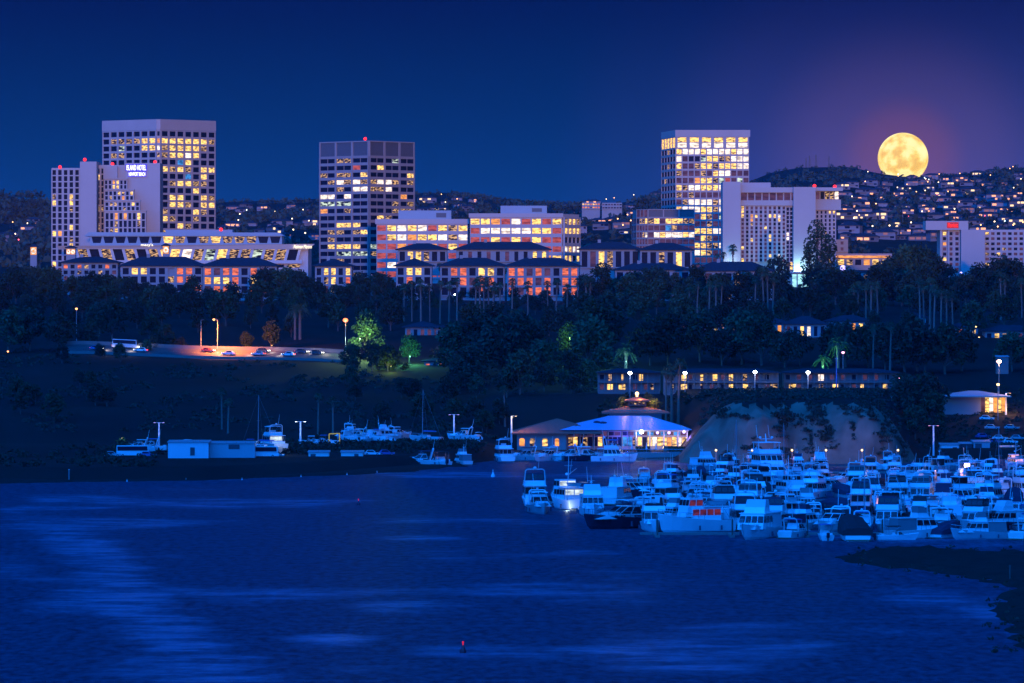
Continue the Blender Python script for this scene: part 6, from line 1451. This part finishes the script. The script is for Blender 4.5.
for i, (x, s) in enumerate(((621, 1.0), (627, 1.15), (645, 1.1), (651, 1.1), (656, .9))):
    put = PROTO['s%d' % (i % 2)] if 0 else None
# patio: lamps, hedges, umbrellas, steps, railing
for i, (x, y, m, cl, e, r) in enumerate(((641.5, 428.5, lamp_w, (.85, .8, 1), 900, .62), (657.5, 429.5, lamp_v, (.65, .5, 1), 420, .45), (669, 429.5, lamp_v, (.65, .5, 1), 420, .45), (684, 428.5, lamp_v, (.62, .45, 1), 520, .5))):
    dd_ = d + .35; o = thing('eaves_lamp', '%s patio lamp under the restaurant eaves, %s from left' % (('glaring white', 'violet white', 'violet white', 'violet')[i], ORD[i]), 'lamp', P(x, y + 3.2, dd_)); mb = MB(); mb.ball((0, 0, 0), r, 10); mb.build('bulb', m, o); mb = MB(); mb.tube((0, .3, 0), (0, 1.8, .2), .06, .06, 5); mb.build('bracket', darkmetal, o); point('lamp_light', (0, -.3, -1.0), cl, e, .3, o)
point('blue_wall_light', P(624, 434, d + 5), (.02, .05, 1), 2600, .4); point('blue_wall_light', P(688, 437, d + 3), (.25, .15, 1), 1800, .4); point('dining_light', P(676, 440, d + 4), (1, .75, .35), 700, .4); point('dining_light', P(650, 441, d + 4), (1, .7, .35), 420, .4); point('dining_light', P(610, 441, d + 4), (1, .55, .5), 160, .4)
hedge_m = leafm[1]; rng = random.Random(8)
for i, (x0, x1, lb) in enumerate(((636, 650, 'clipped hedge on the patio left of the steps'), (668, 684, 'clipped hedge on the patio right of the steps'))):
    o = thing('patio_hedge', lb, 'hedge', (X((x0 + x1) / 2, d - 9), d - 9, 1.9)); mb = MB(); w_ = (X(x1) - X(x0)) / 2
    for _ in range(620): leaf(mb, Vector((rng.uniform(-w_, w_), rng.uniform(-.7, .7), rng.uniform(.1, 1.7))), .22, rng, .3)
    mb.build('foliage', hedge_m, o); mb = MB(); mb.box(-w_, w_, -.5, .5, -.2, .35); mb.build('planter_box', kerbm, o)
for i, x in enumerate((632, 646.5, 656)):
    o = thing('patio_umbrella', 'closed pale patio umbrella on the restaurant terrace, %s from left' % ORD[i], 'umbrella', (X(x, d - 11), d - 11, 1.9), group='closed umbrellas on the terrace'); mb = MB(); mb.tube((0, 0, 0), (0, 0, 2.9), .04, .04, 6); mb.tube((0, 0, 0), (0, 0, .12), .3, .26, 10); mb.build('pole', steel, o); mb = MB(); mb.tube((0, 0, 1.0), (0, 0, 2.8), .28, .05, 8); mb.build('folded_canopy', canv['white'], o)
o = thing('stair_flight', 'pale stairs with handrails climbing from the quay to the restaurant', 'stairs', (X(671, d - 6), d - 6, 1.9)); mb = MB()
for k in range(9): mb.box(-2.2, 2.2, -2 + k * .45, -2 + (k + 1) * .45 - .01, 0, .18 * (k + 1))
mb.build('steps', kerbm, o); mb = MB()
for s in (-2.1, 2.1): mb.path([(s, -2, 1.0), (s, 2.1, 2.6)], .05); mb.tube((s, -2, 0), (s, -2, 1.0), .05, .05); mb.tube((s, 2.1, 1.5), (s, 2.1, 2.6), .05, .05)
mb.build('handrail', chrome, o)
o = thing('quay_railing', 'long pale railing along the edge of the restaurant terrace', 'railing', (X(640, d - 13.6), d - 13.6, 1.9)); mb = MB(); mb.path([(-12, 0, 1.0), (14, 0, 1.0)], .05)
for k in range(27): mb.tube((-12 + k, 0, 0), (-12 + k, 0, 1.0), .035, .035, 4)
mb.build('rail', chrome, o); mb = MB(); mb.box(-12, 14, -.08, .08, -.02, .08); mb.build('kick_plate', steel, o)
# ---------------------------------------------------------------- left boat yard
shedm = mat('corrugated_white', (.60, .60, .62), .7, .06, 2.5)
def shed(label, x0, x1, y0, yb, d, dep, m, cat='shed', door=None, group=None, roofh=.5):
    zb = min(ZY(yb, d), ground((x0 + x1) / 2, d)) - .4; o = thing('shed', label, cat, (PX((x0 + x1) / 2, d), d, ZY(yb, d)), group=group); w_ = (PX(x1, d) - PX(x0, d)) / 2; h = ZY(y0, d) - ZY(yb, d)
    mb = MB(); mb.box(-w_, w_, 0, dep, -2.5, h)
    n_ = int(w_ * 2 / .9)
    for k in range(n_): mb.box(-w_ + k * .9 + .1, -w_ + k * .9 + .35, -.05, 0, 0, h - .05)
    mb.build('wall', m, o); mb = MB(); mb.hexa([(-w_ - .25, -.3, h + .02), (w_ + .25, -.3, h + .02), (w_ + .25, dep + .3, h + .02), (-w_ - .25, dep + .3, h + .02), (-w_ - .25, -.3, h + .14), (w_ + .25, -.3, h + .14), (w_ + .25, dep + .3, h + roofh), (-w_ - .25, dep + .3, h + roofh)]); mb.build('roof', gelg, o)
    if door: mb = MB(); a, b_, zt_, zb2 = door; mb.box(-w_ + 2 * w_ * a, -w_ + 2 * w_ * b_, -.09, -.055, h * zb2, h * zt_); mb.build('door', darkmetal, o)
    return o
shed('long white corrugated shed at the shore, its lighter left half', 168, 208.5, 442.5, 455.5, 1465, 9, shedm, door=(.55, .66, .62, 0))
shed('long grey white shed with one dark opening, right half of the pair at the shore', 209.5, 255, 443.5, 457.5, 1469, 8, gelg, door=(.42, .66, .93, .60))
shed('low flat white shed below the dark bushes, left of the pair', 308.5, 329, 452.5, 461.5, 1482, 5, gel2, door=(.1, .35, .85, 0))
shed('low flat white shed below the dark bushes, right of the pair', 341, 363, 452.5, 461, 1484, 5, gel2, door=(.6, .8, .85, 0))
o = thing('sea_wall', 'low pale sea wall in front of the long white shed', 'wall', (PX(208, 1452), 1452, 1)); mb = MB(); w_ = PX(252, 1452) - PX(164, 1452); mb.box(-w_ / 2, w_ / 2, 0, .6, -1.5, 1.6); mb.build('panel', gelg, o); mb = MB(); mb.box(-w_ / 2 - .1, w_ / 2 + .1, -.15, .75, 1.6, 1.78); mb.build('coping', kerbm, o)
def yard_lamp(x, ytop, ybase, d, col, lm, label, e, two=True):
    zb = ZY(ybase, d); h = ZY(ytop, d) - zb; o = thing('yard_lamp', label, 'lamp post', (PX(x, d), d, zb), group='lamp posts of the boat yard'); mb = MB(); mb.tube((0, 0, -3), (0, 0, h), .30, .22, 8); mb.build('pole', gel, o)
    for s in ((-1, 1) if two else (1,)):
        mb = MB(); mb.box(0, s * 1.5, -.07, .07, h - .1, h + .05) if s > 0 else mb.box(s * 1.5, 0, -.07, .07, h - .1, h + .05); a = mb.build('arm', steel, o); mb = MB(); mb.box(s * 1.2 - .35, s * 1.2 + .35, -.22, .22, h - .02, h + .12); mb.build('lamp_head', darkmetal, a); mb = MB(); mb.box(s * 1.2 - .28, s * 1.2 + .28, -.16, .16, h - .07, h - .025); mb.build('bulb', lm, a)
    for k in range(3): point('lamp_light', (0, -1.1, h * (.35 + .28 * k)), col, e / 3, .15, o)
    if not two: point('lamp_light', (2.2, -2.5, h), col, 900, .2, o)
yard_lamp(159, 422.5, 440, 1515, (.75, .7, 1), lamp_v, 'leftmost yard lamp post, glowing pale violet by the long shed', 40)
yard_lamp(300.5, 421.5, 440, 1530, (.75, .95, 1), lamp_w, 'yard lamp post right of the big white yacht ashore', 46)
yard_lamp(454, 414.5, 431, 1575, (.7, .75, 1), lamp_v, 'slender yard lamp post above the left shore cruisers', 34)
yard_lamp(511.5, 416, 432, 1570, (1, .72, .35), lamp_y, 'warm yellow lamp post left of the restaurant', 34, False)
yard_lamp(933.5, 425.5, 447, 1565, (.85, .62, 1), lamp_p, 'pink white lamp post behind the marina below the flat white house', 46)
yard_lamp(1006, 393, 416, 1690, (1, .55, .15), lamp_o, 'orange lit post at the terrace of the flat white house', 50, False)
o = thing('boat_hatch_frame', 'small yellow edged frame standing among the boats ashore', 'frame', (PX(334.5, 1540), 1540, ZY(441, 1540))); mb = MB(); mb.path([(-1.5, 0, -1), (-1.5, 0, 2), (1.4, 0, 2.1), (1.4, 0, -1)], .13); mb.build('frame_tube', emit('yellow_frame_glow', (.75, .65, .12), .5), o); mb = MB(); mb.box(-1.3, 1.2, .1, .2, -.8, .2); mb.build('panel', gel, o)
for i, (x, d, ang, pt, vn, lb) in enumerate(((112, 1478, .2, 'silver', 0, 'silver car parked left of the pale green bush in the yard'), (133, 1482, .1, 'white', 1, 'white van parked below the leftmost yard lamp'), (148, 1476, -.2, 'blue', 0, 'blue car parked just left of the long white shed'), (262, 1474, .1, 'white', 1, 'white van parked below the big yacht ashore'), (276, 1476, 0, 'silver', 0, 'silver car parked right of the white van in the yard'), (372, 1490, .1, 'white', 0, 'white car parked right of the low flat sheds'), (386, 1492, .3, 'blue', 0, 'blue car parked at the right end of the low sheds'))): car(lb, on_ground(x, d, .05), ang, carpaint[pt], bool(vn), on=False)
# pole lamps in front of the apartments
for i, (x, y, lb) in enumerate(((630, 373.5, 'glaring white lamp post by the apartments above the gold cupola'), (685, 373.5, 'glaring white lamp post before the long apartment block, its left end'), (755, 372.5, 'glaring white lamp post before the long apartment block, its right part'), (808, 373, 'glaring white lamp post between the two right apartment blocks'))):
    d = 1638; g0 = ground(x, d); street_light(x, d, g0, ZY(y, d) - g0 + .3, lb, lamp_w, (.72, .80, 1), 800, 0, r=.62)
street_light(999, 1700, ground(999, 1700), ZY(361, 1700) - ground(999, 1700), 'glaring pink orange lamp post by the box on the right slope', emit('pink_orange_glow', (1, .5, .38), 14), (1, .55, .35), 2600, 0, r=.7)
for i, (x, y, d, m, lb) in enumerate(((398, 300, 2280, lamp_v, 'small violet lamp in the trees left of the lower villas'), (253, 300, 2280, lamp_v, 'small violet lamp under the villa with three red storeys'), (455, 295, 2300, lamp_w, 'white garden lamp under the villa with yellow windows'), (372, 276, 2420, lamp_v, 'violet plaza lamp below the left red-windowed offices, right of two'), (356, 276, 2420, lamp_v, 'violet plaza lamp below the left red-windowed offices, left of two'), (961, 273, 2380, lamp_v, 'blue white lamp in front of the red-signed hotel'), (547, 296, 2300, lamp_y, 'warm garden lamp at the foot of the villa with porch columns'),
                                    (843, 353, 1760, lamp_p, 'small pink lamp among the trees behind the right apartments'), (898, 379, 1645, lamp_p, 'pink lamp at the end of the right apartments'), (998, 385, 1680, lamp_y, 'warm round lamp above the flat white house'), (612, 299, 2260, lamp_p, 'tiny pink lamp in the dark tree grove'), (763, 285, 2300, lamp_w, 'tiny white lamp in the grove under the slab hotel'), (976, 327, 1950, lamp_y, 'cluster lamp of warm light on the right slope, upper'), (979, 338, 1940, lamp_y, 'cluster lamp of warm light on the right slope, lower'), (944, 350, 1850, lamp_y, 'tiny warm path lamp in the right trees, left of two'), (956, 352, 1850, lamp_y, 'tiny warm path lamp in the right trees, right of two'), (477, 334, 1900, lamp_o, 'tiny orange lamp in the middle dark trees'), (480, 296, 2290, lamp_w, 'tiny white lamp right of the palm grove garden lamp'), (8, 352, 1860, lamp_o, 'tiny lamp hidden in the far left trees'))):
    g0 = min(ground(x, d), ZY(y, d) - 2.5); street_light(x, d, g0, ZY(y, d) - g0 + .3, lb, m, (1, 1, 1), 0, 0, r=.5 if i < 10 else .32)
# light cast up into particular trees
UPN = ['the left orange lit tree', 'the right orange lit tree', 'the large pale green tree', 'the back of the pale green tree', 'the round green lit tree', 'the four yellow green bushes', 'the bright green tree above the bay', 'the cold green feathery palm', 'the vivid green feathery palm', 'the teal lit hedge beside the bluff', 'the restaurant cupola', 'the pale green bush in the boat yard', 'the gold bushes left of the cupola', 'the gold bushes right of the cupola']
for (x, y, d, cl, e), nm in zip(((243, 348, 1860, (1, .42, .08), 2200), (272, 345, 1858, (1, .42, .10), 2600), (360, 338, 1826, (.50, 1, .36), 12000), (372, 350, 1826, (.5, 1, .3), 7000), (410, 356, 1806, (.15, 1, .35), 7000), (391, 366, 1772, (.6, 1, .1), 1500), (570, 338, 1818, (.3, 1, .2), 12000), (626, 361, 1682, (.25, 1, .75), 4500), (823, 366, 1668, (.15, 1, .3), 5000), (903, 402, 1640, (.05, .9, .8), 260), (640, 399, 1600, (1, .6, .12), 420), (122, 438, 1500, (.4, 1, .8), 160), (625, 401, 1602.5, (1, .5, .06), 2600), (650, 401, 1602.5, (1, .5, .06), 2600)), UPN):
    q = P(x, y, d); g0 = min(ground(x, d), q.z - .6); o = thing('garden_uplight', 'small garden uplight below ' + nm, 'uplight', (q.x, q.y, g0), group='garden uplights'); hh = q.z - g0
    mb = MB(); mb.tube((0, 0, -.3), (0, 0, hh - .25), .05, .05, 5); mb.tube((0, 0, hh - .25), (0, 0, hh - .05), .12, .16, 8); mb.build('housing', darkmetal, o); mb = MB(); mb.tube((0, 0, hh - .05), (0, 0, hh - .02), .13, .13, 8); mb.build('bulb', lamp_y, o)
    point('uplight', (0, -.25, hh + .2), cl, e, .5, o)
# flat houses behind the right end of the marina
B = Bld('flat_roofed_house', 'flat roofed white house with a glowing glazed corner above the marina', 'house', 975, 1690); d = 1690; X = lambda x: PX(x, d)
B.wall.box(X(945), X(980.5), d, d + 14, ZY(422, d), ZY(396, d)); B.wall.box(X(980.5), X(1006), d + 5, d + 14, ZY(422, d), ZY(396, d)); B.wall.box(X(944), X(1008), d - 3, d + 14, ZY(424, d), ZY(416, d))
for i in range(6): B.rect(981.2 + i * 4.1, 984.9 + i * 4.1, 397.5, 414.5, d + 4.9, 'pyyoyo'[i] if i != 2 else 'w')
B.done(stucco); mb = MB(); mb.hip(X(943), X(1008), d - 2, d + 15, ZY(395.8, d), ZY(391, d), .8, .35); B.part('roof', mb, gelg)
point('terrace_light', P(991, 408, d - 1), (1, .55, .2), 700, .4); point('terrace_light', P(1010, 410, d), (1, .5, .15), 500, .4)
B = Bld('flat_roofed_house', 'low pale house with shallow roof at the top right edge of the bluff', 'house', 885, 1620); d = 1620; X = lambda x: PX(x, d)
B.wall.box(X(868), X(899), d, d + 9, ZY(409, d), ZY(398.5, d)); B.rect(878, 884, 400.5, 404.5, d - .06, '.'); B.rect(893, 897.5, 399.5, 402, d - .06, 'w'); B.done(stucco); mb = MB(); mb.hip(X(866), X(901), d - .5, d + 9.5, ZY(398.3, d), ZY(393.5, d), .8, .3); B.part('roof', mb, gel2)
shed('white walled container office behind the marina', 941, 959, 445, 456, 1590, 6, gel, door=(.65, .9, .8, 0)); shed('dark container beside the white container office', 960.5, 972, 444, 457, 1592, 6, carpaint['dark']); shed('blue grey double container block behind the marina', 973.5, 990, 442, 457, 1592, 7, gelg, door=(.1, .5, .9, .55)); shed('dark red container at the right edge behind the marina', 1001, 1022, 447.5, 456, 1594, 6, mat('container_red', (.22, .035, .05), .7)); shed('pale box house with an antenna deck on the right slope', 997, 1008.5, 357, 366, 1740, 5, stucco_d)
for i, (x, y, pt) in enumerate(((987, 427, 'white'), (992, 432, 'silver'), (983, 437, 'blue'), (1000, 438, 'white'), (1012, 432, 'silver'), (994, 442, 'blue'), (1010, 442, 'white'), (1018, 438, 'silver'))):
    dd_ = 1632 + (442 - y) * 3.2; car('%s car parked on the lot behind the marina, %s in the group' % (pt, ORD[i]), on_ground(x, dd_, .02), rng.uniform(-.4, .4), carpaint[pt], on=False)
o = thing('utility_pole', 'tall thin blue lit pole rising before the right apartments', 'pole', (PX(836.5, 1640), 1640, ground(836.5, 1640))); mb = MB(); h = ZY(357, 1640) - ground(836, 1640); mb.tube((0, 0, -1), (0, 0, h), .22, .16, 8); mb.build('shaft', carpaint['blue'], o); mb = MB(); mb.box(-.5, .5, -.1, .1, h - .6, h - .45); mb.build('crossarm', steel, o); point('pole_light', (0, -1.5, h * .4), (.1, .4, 1), 60, .2, o)
# air between here and the hills
HAZE = 1.4e-5
if HAZE:
    hm = bpy.data.materials.new('haze_air'); n, l = nodes(hm); n.clear(); oo = n.new('ShaderNodeOutputMaterial'); pv = n.new('ShaderNodeVolumePrincipled'); pv.inputs['Color'].default_value = (.24, .55, 1, 1); pv.inputs['Density'].default_value = HAZE; pv.inputs['Anisotropy'].default_value = 0.0
    l.new(pv.outputs[0], oo.inputs['Volume']); mb = MB(); mb.box(-3600, 3600, -1000, 12300, -8, 250); tag(mb.build('haze', hm), 'thin dusk haze over the bay and hills', 'haze', kind='stuff')
